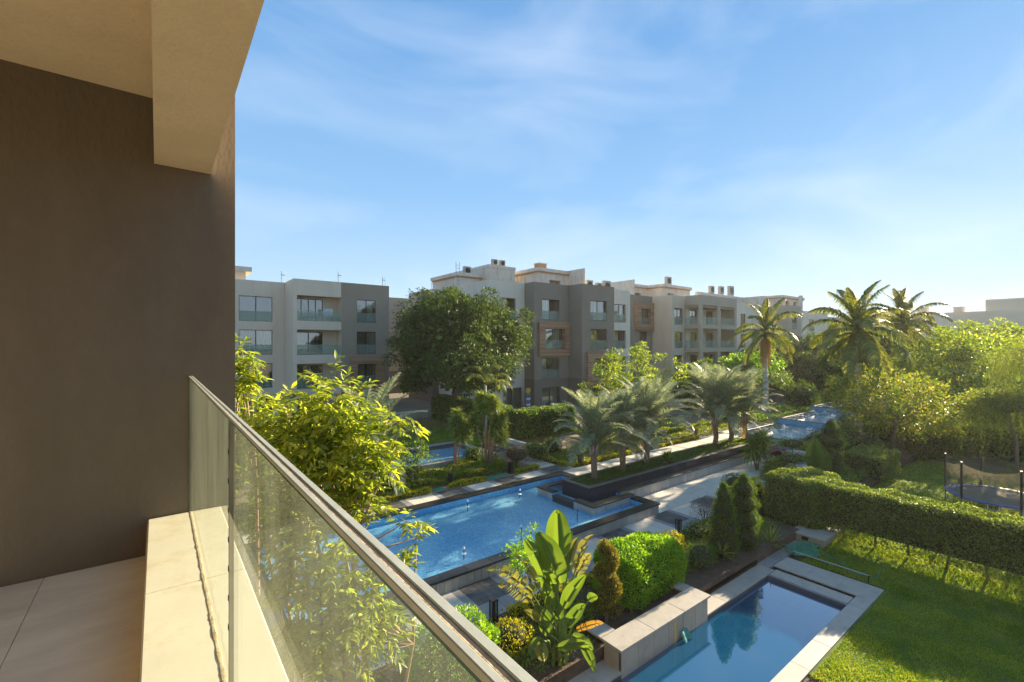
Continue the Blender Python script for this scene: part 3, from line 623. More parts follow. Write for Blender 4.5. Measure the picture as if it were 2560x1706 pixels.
for (a, c_) in ((1.66, 3.765), (-1.9, 1.652)):
    b = MB()
    b.box(XG - .0105, XG - .003, a, c_, 7.782, 7.790, M['alu']); b.box(XG + .003, XG + .0125, a, c_, 7.782, 7.790, M['alu']); b.box(XG - .003, XG + .003, a, c_, 7.782, 7.7885, M['alu_dirt'])
    t = b.build('top_rail', rail)
    bv = t.modifiers.new('edge', 'BEVEL'); bv.width = .001; bv.segments = 1

# ---------------------------------------------------------------- facades
def P3(axis, p, u, w, z): return (u, p + w, z) if axis == 'S' else (p + w, u, z)
def fbox(b, axis, p, u0, u1, w0, w1, z0, z1, mat):
    if axis == 'S': b.box(u0, u1, p + w0, p + w1, z0, z1, mat)
    else: b.box(p + w0, p + w1, u0, u1, z0, z1, mat)
def facade(b, axis, p, u0, u1, z0, z1, mat, openings=(), grooves=(), base=None, zb=4.15):
    ops = [(a, c_, d, e, f, None) for (a, c_, d, e, f) in openings] + [(u0, u1, g, g + .035, .03, mat) for g in grooves]
    us = sorted({u0, u1} | {round(o[0], 3) for o in ops if o[0] > u0} | {round(o[1], 3) for o in ops if o[1] < u1})
    zs = sorted({z0, z1} | {o[2] for o in ops} | {o[3] for o in ops} | ({zb} if base and z0 < zb < z1 else set()))
    zs = [z for z in zs if z0 <= z <= z1]
    for i in range(len(us) - 1):
        for k in range(len(zs) - 1):
            uc, zc = (us[i] + us[i + 1]) / 2, (zs[k] + zs[k + 1]) / 2
            hit = [o for o in ops if o[0] <= uc <= o[1] and o[2] <= zc <= o[3]]
            if hit: continue
            mm = base if (base and zc < zb) else mat
            b.face([P3(axis, p, us[i], 0, zs[k]), P3(axis, p, us[i + 1], 0, zs[k]), P3(axis, p, us[i + 1], 0, zs[k + 1]), P3(axis, p, us[i], 0, zs[k + 1])], mm)
    for (a, c_, d, e, f, back) in ops:
        mm = base if (base and (d + e) / 2 < zb) else mat
        for q in (((a, 0, d), (a, f, d), (a, f, e), (a, 0, e)), ((c_, 0, d), (c_, f, d), (c_, f, e), (c_, 0, e)), ((a, 0, d), (c_, 0, d), (c_, f, d), (a, f, d)), ((a, 0, e), (c_, 0, e), (c_, f, e), (a, f, e))):
            b.face([P3(axis, p, *v) for v in q], mm)
        if back: b.face([P3(axis, p, a, f, d), P3(axis, p, c_, f, d), P3(axis, p, c_, f, e), P3(axis, p, a, f, e)], back)
def curtain(parent, axis, p, u0, u1, w, z0, z1, mat, amp=.05, nseg=None):
    n = nseg or max(8, int((u1 - u0) * 14)); b = MB(); prev = None
    for i in range(n + 1):
        u = u0 + (u1 - u0) * i / n; ww = w + amp * math.sin(i * 2.1 + u * 3)
        cur = (P3(axis, p, u, ww, z0), P3(axis, p, u, ww, z1))
        if prev: b.face([prev[0], cur[0], cur[1], prev[1]], mat)
        prev = cur
    return b.build('curtain', parent, smooth=True)
def window(parent, axis, p, u0, u1, z0, z1, depth=.3, cur=(0, 0), split=.5, bal=True, openr=False, n=2, curmat='curtain', leaf=None):
    """a sliding window set back in its opening: frame > panes, curtain, interior, balustrade"""
    b = MB(); t = .055; w0, w1 = depth - .05, depth + .03; F_ = M['frame']
    fbox(b, axis, p, u0, u1, w0, w1, z0, z0 + t, F_); fbox(b, axis, p, u0, u1, w0, w1, z1 - t, z1, F_)
    fbox(b, axis, p, u0, u0 + t, w0, w1, z0 + t, z1 - t, F_); fbox(b, axis, p, u1 - t, u1, w0, w1, z0 + t, z1 - t, F_)
    us = [u0] + [u0 + (u1 - u0) * (split if n == 2 else (i + 1) / n) for i in range(n - 1)] + [u1]
    for u in us[1:-1]: fbox(b, axis, p, u - .04, u + .04, w0, w1, z0 + t, z1 - t, F_)
    fr = b.build('window', parent)
    for i in range(n):
        if openr and i == n - 1: continue
        g_ = MB(); fbox(g_, axis, p, us[i] + .045, us[i + 1] - .045, depth - .012, depth, z0 + t, z1 - t, M['pane']); g_.build('pane', fr)
    b = MB(); R_ = M['room']; w = depth + .031; d = depth + 1.8
    q = lambda *v: [P3(axis, p, *x) for x in v]
    b.face(q((u0, d, z0), (u1, d, z0), (u1, d, z1), (u0, d, z1)), R_); b.face(q((u0, w, z0), (u1, w, z0), (u1, d, z0), (u0, d, z0)), R_); b.face(q((u0, w, z1), (u1, w, z1), (u1, d, z1), (u0, d, z1)), R_)
    b.face(q((u0, w, z0), (u0, d, z0), (u0, d, z1), (u0, w, z1)), R_); b.face(q((u1, w, z0), (u1, d, z0), (u1, d, z1), (u1, w, z1)), R_)
    b.build('interior', fr)
    if cur[1] > cur[0]: curtain(fr, axis, p, u0 + (u1 - u0) * cur[0] + .05, u0 + (u1 - u0) * cur[1] - .05, depth + .14, z0 + .06, z1 - .08, M[curmat])
    if leaf: curtain(fr, axis, p, u0 + (u1 - u0) * leaf[0] + .05, u0 + (u1 - u0) * leaf[1] - .05, depth + .16, z0 + .06, z1 - .08, M['curtain_warm'])
    if bal:
        g_ = MB(); fbox(g_, axis, p, u0 + .02, u1 - .02, .05, .062, z0 + .03, z0 + 1.0, M['balustrade']); g_.build('balustrade', fr)
    return fr
def wood_frame(parent, axis, p, u0, u1, z0, z1, iu0, iu1, iz0, iz1, proud=.35):
    """a projecting surround of walnut planks; every plank is a part"""
    b = MB()
    for r in ((u0 + .03, u1 - .03, iz1 + .02, z1 - .03), (u0 + .03, u1 - .03, z0 + .03, iz0 - .02), (u0 + .03, iu0 - .02, iz0 - .02, iz1 + .02), (iu1 + .02, u1 - .03, iz0 - .02, iz1 + .02)):
        fbox(b, axis, p, r[0], r[1], -proud + .03, .02, r[2], r[3], M['joint'])
    fr = b.build('timber_surround', parent)
    ph = .125; z = z0
    def plank(a0, a1, w0, w1, c0, c1):
        if axis == 'S': slab('plank', fr, a0, a1, p + w0, p + w1, c0, c1, M['wood'], 0)
        else: slab('plank', fr, p + w0, p + w1, a0, a1, c0, c1, M['wood'], 0)
    n = round((z1 - z0) / ph); ph = (z1 - z0) / n
    for k in range(n):
        c0, c1 = z0 + k * ph + .006, z0 + (k + 1) * ph - .006; jt = random.uniform(-.004, .004)
        if c1 > iz1 or c0 < iz0:
            plank(u0, u1, -proud - .002 + jt, -proud + .028, c0, c1)
        else:
            plank(u0, iu0, -proud - .002 + jt, -proud + .028, c0, c1); plank(iu1, u1, -proud - .002 + jt, -proud + .028, c0, c1)
            plank(iu1 - .02, iu1 + .002, -proud + .03, .25, c0, c1)
        plank(u0, u0 + .028, -proud + .03, .0, c0, c1)
    fbox2 = MB(); fbox(fbox2, axis, p, iu0, iu1, -proud + .03, .25, iz1 + .001, iz1 + .02, M['wood']); fbox(fbox2, axis, p, iu0, iu1, -proud + .03, .25, iz0 - .02, iz0 - .001, M['wood']); fbox2.build('lining', fr)

LV = [.9, 4.2, 7.5, 10.8]; WH = 2.3; TOP = 14.9
def gr(): return [z for L in LV[1:] for z in (L - .45, L - 1.0)] + [13.1 + .02, 13.7]
def block(b, x0, x1, y, yb, mat, z1=TOP, base=None, wall_w=True, ops=(), grooves=(), opsw=()):
    """one projecting bay: front facing us, left flank, right flank, parapet top"""
    facade(b, 'S', y, x0, x1, LV[0] - .5, z1, mat, ops, grooves, base)
    facade(b, 'W', x0, y, yb, LV[0] - .5, z1, mat, opsw, grooves, base)
    b.face([(x1, y, .4), (x1, yb, .4), (x1, yb, z1), (x1, y, z1)], mat)
    for (a0, a1, c0, c1) in ((x0, x1, y, y + .22), (x0, x0 + .22, y + .22, yb), (x1 - .22, x1, y + .22, yb)): b.face([(a0, c0, z1), (a1, c0, z1), (a1, c1, z1), (a0, c1, z1)], mat)
    b.face([(x0 + .22, y + .22, z1), (x1 - .22, y + .22, z1), (x1 - .22, y + .22, z1 - .6), (x0 + .22, y + .22, z1 - .6)], mat)
    b.face([(x0, y, z1 - .6), (x1, y, z1 - .6), (x1, yb, z1 - .6), (x0, yb, z1 - .6)], M['mid_wall'])

B2 = thing('apartment_building', (30, 44, .9), 'long stepped apartment block in light and dark grey behind the palms, with timber framed windows', 'building')
D_ = .3
def wop(u0, u1, rows, h=WH, dp=D_): return [(u0, u1, LV[r], LV[r] + h, dp) for r in rows]
wb = MB()
# bay A light
A = wop(29.35, 31.45, (1, 2, 3)) + wop(29.7, 32.35, (0,))
block(wb, 27.8, 32.7, 40.1, 51, M['light_wall'], ops=A, grooves=gr())
# rear parts on the left
block(wb, 27.0, 32, 51.0, 58, M['mid_wall'], base=M['darker_wall']); block(wb, 20, 32, 64, 70, M['mid_wall'], base=M['darker_wall'], ops=[(27.2, 27.7, 1.6, 3.0, .3), (28.4, 29.2, .95, 3.2, .3)])
# bay B dark
Bo = wop(33.87, 36.55, (0, 1, 3)) + wop(34.1, 37.15, (2,), dp=.25)
block(wb, 32.72, 37.93, 38.45, 44, M['dark_wall'], base=M['darker_wall'], ops=Bo)
Co = wop(39.35, 42.2, (2, 3)) + wop(39.6, 42.3, (1,), dp=.25) + wop(39.4, 42.2, (0,))
block(wb, 37.95, 43.5, 36.3, 44, M['dark_wall'], base=M['darker_wall'], ops=Co)
Do = wop(45.2, 47.5, (0, 1, 2, 3))
block(wb, 43.52, 48.3, 37.7, 44, M['light_wall'], ops=Do)
Eo = wop(53.4, 55.7, (3,), dp=.25) + wop(53.3, 55.1, (0, 1, 2))
block(wb, 48.32, 56.38, 40.1, 46, M['dark_wall'], base=M['darker_wall'], ops=Eo)
Fo = wop(57.0, 59.15, (0, 1, 2, 3))
block(wb, 56.4, 59.38, 36.9, 46, M['warm_wall'], ops=Fo, grooves=gr())
# bay G: open balconies
Go = [(60.0, 64.0, L + .05, L + 2.75, .35) for L in LV[1:]] + [(64.75, 68.9, L + .05, L + 2.75, .35) for L in LV[1:]] + [(60.0, 64.0, .95, 3.6, .35), (64.75, 68.9, .95, 3.6, .35)]
Gs = [(34.75, 36.85, L + .05, L + 2.75, .35) for L in LV]
block(wb, 59.4, 69.5, 34.4, 36.9, M['mid_wall'], ops=Go, opsw=Gs)
facade(wb, 'S', 37.0, 59.42, 80, .4, TOP - .01, M['light_wall'], [(61, 63.2, L, L + WH, .3) for L in LV] + [(65.4, 67.6, L, L + WH, .3) for L in LV] + [(71.5, 73.6, L, L + WH, .3) for L in LV] + [(76, 78, L, L + WH, .3) for L in LV])
for L in LV[1:] + [TOP - 1.4]: wb.box(59.76, 69.49, 34.76, 36.99, L - .25, L + .04, M['mid_wall'])
block(wb, 69.52, 80, 37.8, 50, M['light_wall'])
wb.face([(27.8, 51, .4), (80, 51, .4), (80, 51, 14.3), (27.8, 51, 14.3)], M['mid_wall'])
wb.face([(27.8, 44, 14.25), (80, 44, 14.25), (80, 58, 14.25), (27.8, 58, 14.25)], M['mid_wall'])
wb.build('wall', B2)
win = [  # u0, u1, row, plane, curtain span, open, warm leaf
    ((29.35, 31.45), 40.1, {3: ((0, 0), True, None), 2: ((.05, .5), False, (.5, 1)), 1: ((0, .55), False, None)}),
    ((33.87, 36.55), 38.45, {3: ((0, .5), True, None), 1: ((0, .42), False, (.45, 1)), 0: ((.0, 1), False, None)}),
    ((39.35, 42.2), 36.3, {3: ((.35, .62), False, None), 2: ((0, 0), True, (0, .5)), 0: ((0, .4), False, None)}),
    ((45.2, 47.5), 37.7, {3: ((0, 0), False, None), 2: ((0, 0), True, (0, .4)), 1: ((.3, .9), False, None), 0: ((0, 0), False, None)}),
    ((53.3, 55.1), 40.1, {2: ((0, 0), True, (0, .5)), 1: ((.2, .8), False, None), 0: ((0, 0), False, None)}),
    ((57.0, 59.15), 36.9, {3: ((0, 0), False, None), 2: ((0, .4), False, (.4, 1)), 1: ((0, 0), False, None), 0: ((0, 0), False, None)})]
for (u, p, d) in win:
    for r_, (c_, op, lf) in d.items(): window(B2, 'S', p, u[0], u[1], LV[r_], LV[r_] + WH, D_, c_, openr=op, leaf=lf, bal=r_ > 0)
window(B2, 'S', 40.1, 29.7, 32.35, .9, 3.2, D_, (.02, .98), bal=False)
window(B2, 'S', 38.45, 34.1, 37.15, LV[2], LV[2] + WH, .25, (.48, .9), leaf=(.05, .5)); wood_frame(B2, 'S', 38.45, 33.2, 37.88, 6.75, 10.55, 34.1, 37.15, LV[2], LV[2] + WH)
window(B2, 'S', 36.3, 39.6, 42.3, LV[1], LV[1] + WH, .25, (.05, .5), leaf=(.5, 1)); wood_frame(B2, 'S', 36.3, 38.6, 43.45, 3.45, 7.2, 39.6, 42.3, LV[1], LV[1] + WH)
window(B2, 'S', 40.1, 53.4, 55.7, LV[3], LV[3] + WH, .25, (0, .4)); wood_frame(B2, 'S', 40.1, 52.4, 56.36, 10.0, 13.9, 53.4, 55.7, LV[3], LV[3] + WH)
for k, L in enumerate(LV):
    window(B2, 'S', 37.0, 61, 63.2, L, L + WH, .3, (0, .45) if k != 3 else (0, 0), bal=False); window(B2, 'S', 37.0, 65.4, 67.6, L, L + WH, .3, (.3, .8) if k < 3 else (.55, 1), bal=False)
    window(B2, 'S', 37.0, 71.5, 73.6, L, L + WH, .3, (0, .4), bal=False); window(B2, 'S', 37.0, 76, 78, L, L + WH, .3, (0, 0), bal=False)
    if k:
        for (a0, a1) in ((60.02, 63.98), (64.77, 68.88)):
            g_ = MB(); g_.box(a0, a1, 34.5, 34.512, L + .06, L + 1.05, M['balustrade']); g_.build('balustrade', B2)
        g_ = MB(); g_.box(59.5, 59.512, 34.77, 36.83, L + .06, L + 1.05, M['balustrade']); g_.build('balustrade', B2)
window(B2, 'S', 64, 27.2, 27.7, 1.6, 3.0, .3, n=1, bal=False); window(B2, 'S', 64, 28.4, 29.2, .95, 3.2, .3, n=1, bal=False)
# unfinished whitewashed roof rooms
def roofroom(parent, x0, x1, y0, y1, z1, holes=(), eave=.35, holesw=()):
    b = MB(); z0 = TOP - .65; m = M['rough_white']
    facade(b, 'S', y0, x0, x1, z0, z1 - .45, m, holes); facade(b, 'W', x0, y0, y1, z0, z1 - .45, m, holesw)
    b.face([(x1, y0, z0), (x1, y1, z0), (x1, y1, z1), (x1, y0, z1)], m); b.face([(x0, y1, z0), (x1, y1, z0), (x1, y1, z1), (x0, y1, z1)], m)
    for h in holes: b.box(h[0] + .02, h[1] - .02, y0 + .7, y0 + .8, h[2] - .2, h[3], M['brick'])
    b.box(x0 - eave, x1 + .1, y0 - eave, y1, z1 - .42, z1, m)
    b.box(x0 - eave + .1, x1, y0 - eave + .1, y1 - .1, z1 - .56, z1 - .421, M['brick'])
    return b.build('roof_room', parent)
roofroom(B2, 39.2, 44.6, 45.3, 52, 18.0, [(41.2, 43.2, 14.9, 16.6, .5)], holesw=[(47, 50, 14.9, 15.9, .4)])
b = MB(); b.box(44.6, 44.9, 42.4, 46, 14.3, 18.1, M['rough_white']); b.box(44.9, 49, 45, 45.3, 14.3, 16.4, M['rough_white']); b.build('fin_wall', B2)
roofroom(B2, 66.0, 74.2, 45.0, 52, 18.0, [(67.5, 69.3, 15.3, 16.6, .4), (70.9, 72.7, 15.2, 16.3, .4)])
roofroom(B2, 62.3, 66.0, 47.9, 52.2, 18.0, [(62.6, 64.2, 15.2, 16.6, .4)])
b = MB(); b.box(61.9, 62.2, 47.6, 55.5, 14.3, 18.7, M['rough_white']); b.build('fin_wall', B2)
roofroom(B2, 29.6, 33.2, 49.5, 56, 17.0); roofroom(B2, 33.2, 37.5, 48, 55, 18.2, eave=.02)
b = MB(); b.box(75, 92, 44, 44.5, 14.2, 17.3, M['rough_white']); b.box(91.6, 92, 40, 44, 14.2, 17.3, M['rough_white']); b.build('roof_wall', B2)
def ac_unit(x, y, z, s, label, grp='rooftop units on the long block'):
    sh = 1.3 if 15 < z < 16 else 0.02
    t = thing('air_conditioner', (x, y, z), label, 'air conditioner', grp)
    b = MB(); b.box(x - s * .5, x + s * .5, y - .2, y + .25, z + .1, z + s * 1.05, M['ac']); b.build('casing', t)
    b = MB(); b.tube([(x, y - .2, z + s * .55), (x, y - .23, z + s * .55)], s * .36, M['black'], 14); b.build('fan_grille', t)
    b = MB(); b.box(x - s * .42, x - s * .3, y - .2, y + .25, z - sh, z + .1, M['alu']); b.box(x + s * .3, x + s * .42, y - .2, y + .25, z - sh, z + .1, M['alu']); b.build('stand', t)
units = [(31.6, 50.5, 17.0, 1.0), (34.6, 48.6, 18.2, .8), (35.8, 48.6, 18.2, .8), (47.6, 44.2, 15.6, 1.3), (49.6, 44.2, 15.6, 1.1), (51.3, 44.2, 15.6, 1.5), (68.6, 45.6, 18.0, 1.4), (75.6, 43.9, 14.3, 1.6),
         (80, 44.2, 17.3, 1.3), (83.4, 44.2, 17.4, 1.4), (87, 44.2, 17.4, 1.7)]
where = ['leftmost weathered air conditioner on the roof above the big dark tree', 'second air conditioner from the left above the big dark tree', 'third air conditioner from the left, beside the tall roof room', 'left box unit of three between the two roof rooms', 'middle box unit of three between the two roof rooms', 'right, tallest box unit of three between the two roof rooms', 'box on the eave of the second whitewashed roof room', 'small unit right of the second roof room',
         'wide air conditioner left of the pair above the tall palm', 'upright air conditioner, left of the pair above the tall palm', 'upright air conditioner, right of the pair above the tall palm']
for (x, y, z, s), lb in zip(units, where): ac_unit(x, y, z, s, lb)
t = thing('roof_vent', (40.4, 46, 18), 'small tan brick vent on the first whitewashed roof room', 'vent'); b = MB(); b.box(40, 41.3, 46, 47, 18, 18.75, M['brick']); b.build('shaft', t); b = MB(); b.box(39.9, 41.4, 45.9, 47.1, 18.75, 18.85, M['rough_white']); b.build('cap', t)

# house behind the bright tree on the left
B1 = thing('apartment_building', (15, 49, .4), 'beige and dark grey apartment block on the far left behind the lawn', 'building')
L1 = [.4, 3.7, 7.0, 10.3]; T1 = 14.3; LV0, TOP0 = LV, TOP
wb = MB()
facade(wb, 'S', 51.1, -4, 10.23, -.2, T1, M['beige_wall'], [(6.2, 9.12, L1[r_], L1[r_] + 2.45, .15) for r_ in range(4)] + [(-.5, 2.4, L1[r_], L1[r_] + 2.45, .15) for r_ in range(4)])
facade(wb, 'W', 10.24, 47.3, 51.1, -.2, T1, M['beige_wall'])
facade(wb, 'S', 47.3, 10.24, 14.7, -.2, T1, M['beige_wall'], [(10.55, 14.72, L, L + 2.45, 1.5) for L in L1])
facade(wb, 'S', 47.301, 14.73, 19.75, -.2, T1, M['umber_wall'], [(16.27, 18.28, L1[r_], L1[r_] + 2.35, .15) for r_ in (2, 3)] + [(16.3, 18.3, L1[1] + .05, L1[1] + 2.35, .2), (17.0, 18.4, .4, 2.7, .3)], base=M['darker_wall'], zb=3.2)
wb.face([(19.75, 47.3, -.2), (19.75, 60, -.2), (19.75, 60, T1), (19.75, 47.3, T1)], M['dark_wall'])
wb.face([(-4, 51.1, T1), (10.24, 51.1, T1), (10.24, 60, T1), (-4, 60, T1)], M['mid_wall']); wb.face([(10.24, 47.3, T1 - .002), (19.75, 47.3, T1 - .002), (19.75, 60, T1 - .002), (10.24, 60, T1 - .002)], M['mid_wall'])
wb.face([(-4, 60, -.2), (19.75, 60, -.2), (19.75, 60, T1), (-4, 60, T1)], M['mid_wall'])
for L in L1: facade(wb, 'S', 48.8, 10.26, 14.71, L, L + 2.45, M['warm_wall'], [(10.6, 13.3, L + .01, L + 2.25, .1)])
wb.build('wall', B1)
for r_, c_ in ((3, (0, 0)), (2, (.5, 1)), (1, (0, 0)), (0, (0, .5))):
    window(B1, 'S', 51.1, 6.2, 9.12, L1[r_], L1[r_] + 2.45, .15, c_, leaf=(0, .48) if r_ == 2 else ((.4, 1) if r_ == 1 else None))
for k, L in enumerate(L1):
    window(B1, 'S', 48.8, 10.6, 13.3, L + .01, L + 2.25, .1, (0, .5) if k == 2 else (0, 0), n=4 if k == 3 else 2, bal=False)
    g_ = MB(); g_.box(10.57, 14.70, 47.36, 47.372, L + .03, L + 1.0, M['balustrade']); g_.build('balustrade', B1)
window(B1, 'S', 47.3, 16.27, 18.28, L1[3], L1[3] + 2.35, .15, (.55, .9)); window(B1, 'S', 47.3, 16.27, 18.28, L1[2], L1[2] + 2.35, .15, (.5, 1), leaf=(0, .5))
window(B1, 'S', 47.3, 16.3, 18.3, L1[1] + .05, L1[1] + 2.35, .2, (0, .45), leaf=(.5, 1)); wood_frame(B1, 'S', 47.3, 15.61, 19.2, 3.1, 6.75, 16.3, 18.3, L1[1] + .05, L1[1] + 2.35, .3)
window(B1, 'S', 47.3, 17.0, 18.4, .4, 2.7, .3, (0, 0), bal=False)
b = MB(); b.box(4, 6.9, 52, 56, T1, T1 + .9, M['tan_wall']); b.box(3.8, 7.4, 51.7, 56, T1 + .9, T1 + 1.35, M['rough_white']); b.build('roof_room', B1)
t = thing('drying_rack', (13.6, 48.2, 10.4), 'white laundry on a folding rack on the top balcony of the left block', 'drying rack')
b = MB()
for sx in (-.5, .5): b.tube([(13.6 + sx, 48.0, 10.35), (13.6 + sx, 48.3, 11.6)], .015, M['black'], 4); b.tube([(13.6 + sx, 48.4, 10.35), (13.6 + sx, 48.1, 11.6)], .015, M['black'], 4)
b.tube([(13.1, 48.1, 11.6), (14.1, 48.1, 11.6)], .012, M['black'], 4); b.build('frame', t)
for k in range(4):
    b = MB(); x = 13.2 + k * .23; pr = None
    for i in range(5):
        cur = ((x + i * .045, 48.08 + .02 * math.sin(i * 2 + k), 11.62), (x + i * .045 + .01, 48.06 + .03 * math.sin(i * 2.5), 10.95 - .1 * (k % 2)))
        if pr: b.face([pr[0], cur[0], cur[1], pr[1]], M['cloth'])
        pr = cur
    b.build('laundry', t)
t = thing('outdoor_table', (11.9, 48.0, 10.3), 'low glass table on the top balcony of the left block', 'table'); b = MB(); b.box(11.2, 12.6, 47.8, 48.4, 10.75, 10.79, M['black']); b.build('tabletop', t)
for sx in (11.3, 12.5): b = MB(); b.box(sx - .03, sx + .03, 48.0, 48.1, 10.31, 10.75, M['black']); b.build('leg', t)
for (x, y, z, h, lb) in ((10.2, 52.5, T1, 1.5, 'thin twin antenna poles at the corner of the left block roof'), (14.6, 48, T1, 1.2, 'pale antenna pole above the colour change of the left block'), (19.3, 48, T1, 1.1, 'dark bracket pole on the right corner of the left block roof'), (27.6, 52.5, TOP, 1.3, 'rebar stubs left of the weathered roof room'), (24.5, 65, TOP, 1.3, 'rebar stubs on the rearmost roof')):
    t = thing('roof_pole', (x, y, z), lb, 'roof pole', 'thin poles on the roofs'); b = MB(); b.tube([(x, y, z), (x, y, z + h)], .03, M['alu'], 5); b.tube([(x + .28, y, z), (x + .28, y, z + h * .95)], .02, M['alu'], 5); b.box(x - .05, x + .33, y - .02, y + .02, z + h * .6, z + h * .66, M['alu']); b.build('pole', t)
t = thing('roof_ladder', (29.4, 49.4, TOP), 'grey cage ladder standing on the roof left of the roof room', 'ladder'); b = MB()
for dx in (0, .5): b.tube([(29.2 + dx, 49.2, 14.4), (29.2 + dx, 49.2, 18.3)], .04, M['steel'], 5)
b.build('rail', t)
for k in range(9): b = MB(); b.tube([(29.2, 49.2, 14.8 + k * .38), (29.7, 49.2, 14.8 + k * .38)], .025, M['steel'], 4); b.build('rung', t)

# blocks farther along
B3 = thing('apartment_building', (95, 38, .9), 'farther grey apartment block seen between the two tallest palms', 'building')
wb = MB()
o3 = wop(88.4, 90.6, (1, 2, 3)); block(wb, 87, 92.3, 34, 45, M['mid_wall'], ops=o3)
block(wb, 92.4, 114, 36.9, 45, M['light_wall'], ops=wop(96, 99, (1, 2, 3)) + wop(104, 107, (1, 2, 3)), z1=14.7)
block(wb, 80.5, 87, 39, 50, M['light_wall'], ops=wop(82.5, 84.6, (1, 2, 3)))
block(wb, 114, 150, 40, 50, M['mid_wall'], z1=14.5, ops=wop(120, 123, (1, 2, 3)) + wop(132, 135, (1, 2, 3)))
wb.box(92.2, 92.75, 33.9, 34.4, .4, 16.9, M['rough_white']); wb.build('wall', B3)
for r_ in (1, 2, 3):
    window(B3, 'S', 34, 88.4, 90.6, LV[r_], LV[r_] + WH, .3, (0, .5)); window(B3, 'S', 36.9, 96, 99, LV[r_], LV[r_] + WH, .3, (0, 0)); window(B3, 'S', 36.9, 104, 107, LV[r_], LV[r_] + WH, .3, (.5, 1)); window(B3, 'S', 39, 82.5, 84.6, LV[r_], LV[r_] + WH, .3, (0, .5))
    window(B3, 'S', 40, 120, 123, LV[r_], LV[r_] + WH, .3, (0, 0)); window(B3, 'S', 40, 132, 135, LV[r_], LV[r_] + WH, .3, (.5, 1))
roofroom(B3, 92.8, 102.5, 37.5, 44, 17.3, [(94.6, 96.4, 15, 16.4, .4), (98.2, 100, 15, 16.4, .4)])
B4 = thing('apartment_building', (137, 0, 0), 'pale tan block with blank banded wall on the far right skyline', 'building')
wb = MB()
facade(wb, 'W', 135, -60, 34, -.3, 14.9, M['tan_wall'], [], [3.2, 5.5, 7.8, 10.1, 12.4, 13.6]); wb.box(135.2, 160, -60, 34, 13.5, 14.88, M['tan_wall']); wb.box(136, 160, -60, 15.6, 14.9, 17.3, M['tan_wall'])
wb.face([(135, 34, -.3), (160, 34, -.3), (160, 34, 14.8), (135, 34, 14.8)], M['tan_wall']); wb.face([(135, -60, -.3), (160, -60, -.3), (160, -60, 14.8), (135, -60, 14.8)], M['tan_wall'])
wb.build('wall', B4)
B5 = thing('stair_tower', (129, 22, 0), 'pale grey stair tower with one slit window before the tan block', 'building')
wb = MB(); facade(wb, 'S', 19.8, 126.5, 131, -.3, 13.9, M['white'], [(129.4, 130.0, 9.5, 12.2, .3)]); facade(wb, 'W', 126.5, 19.8, 27, -.3, 13.9, M['light_wall']); wb.box(126.5, 131, 19.8, 27, 13.9, 13.95, M['light_wall']); wb.face([(131, 19.8, 0), (131, 27, 0), (131, 27, 13.9), (131, 19.8, 13.9)], M['white']); wb.build('wall', B5)
window(B5, 'S', 19.8, 129.4, 130.0, 9.5, 12.2, .3, n=1, bal=False)
for k, (y, w_, h) in enumerate(((34, 3, 1.2), (30, 1.6, 1.3), (26.5, 1.6, 1.3), (20.5, 1.5, 1.1))):
    y -= 0; t = thing('roof_vent', (137, y, 14.9), ['widest pale box on the tan block roof', 'second box from the left on the tan block roof', 'third box from the left on the tan block roof', 'box nearest the raised part of the tan block roof'][k], 'vent', 'boxes on the tan block roof')
    b = MB(); b.box(136.2, 138.5, y - w_, y, 14.9, 14.9 + h, M['tan_wall']); b.build('shaft', t); b = MB(); b.box(136.1, 138.6, y - w_ - .1, y + .1, 14.9 + h, 15 + h, M['rough_white']); b.build('cap', t)

# ================================================================ vegetation
def rdir(n, up=0.0):
    v = rng.normal(size=(n, 3)); v[:, 2] += up
    return unit(v)
def crown_pts(c, rad, nclump, per, crad, shell=.55, low=-1.0, seed=0):
    """leaf points gathered in uneven clumps through an ellipsoid"""
    r = np.random.default_rng(seed)
    d = unit(r.normal(size=(nclump * 3, 3))); d = d[d[:, 2] > low][:nclump]; k = len(d)
    f = shell + (1 - shell) * r.random(k) ** .6; f *= 1 + .10 * np.sin(d[:, 0] * 5 + seed) + .14 * np.cos(d[:, 1] * 6 + d[:, 2] * 4 + seed * 2)
    cc = np.array(c) + d * f[:, None] * np.array(rad)
    cr_ = crad * r.uniform(.65, 1.35, k)
    idx = np.repeat(np.arange(k), per); n = len(idx)
    dd = unit(r.normal(size=(n, 3)) + np.array([0, 0, .35])); rr = r.random(n) ** .45
    P = cc[idx] + dd * (rr * cr_[idx])[:, None] * np.array([1, 1, .72])
    out = unit(P - np.array(c)); 
    return P, dd, out, cc
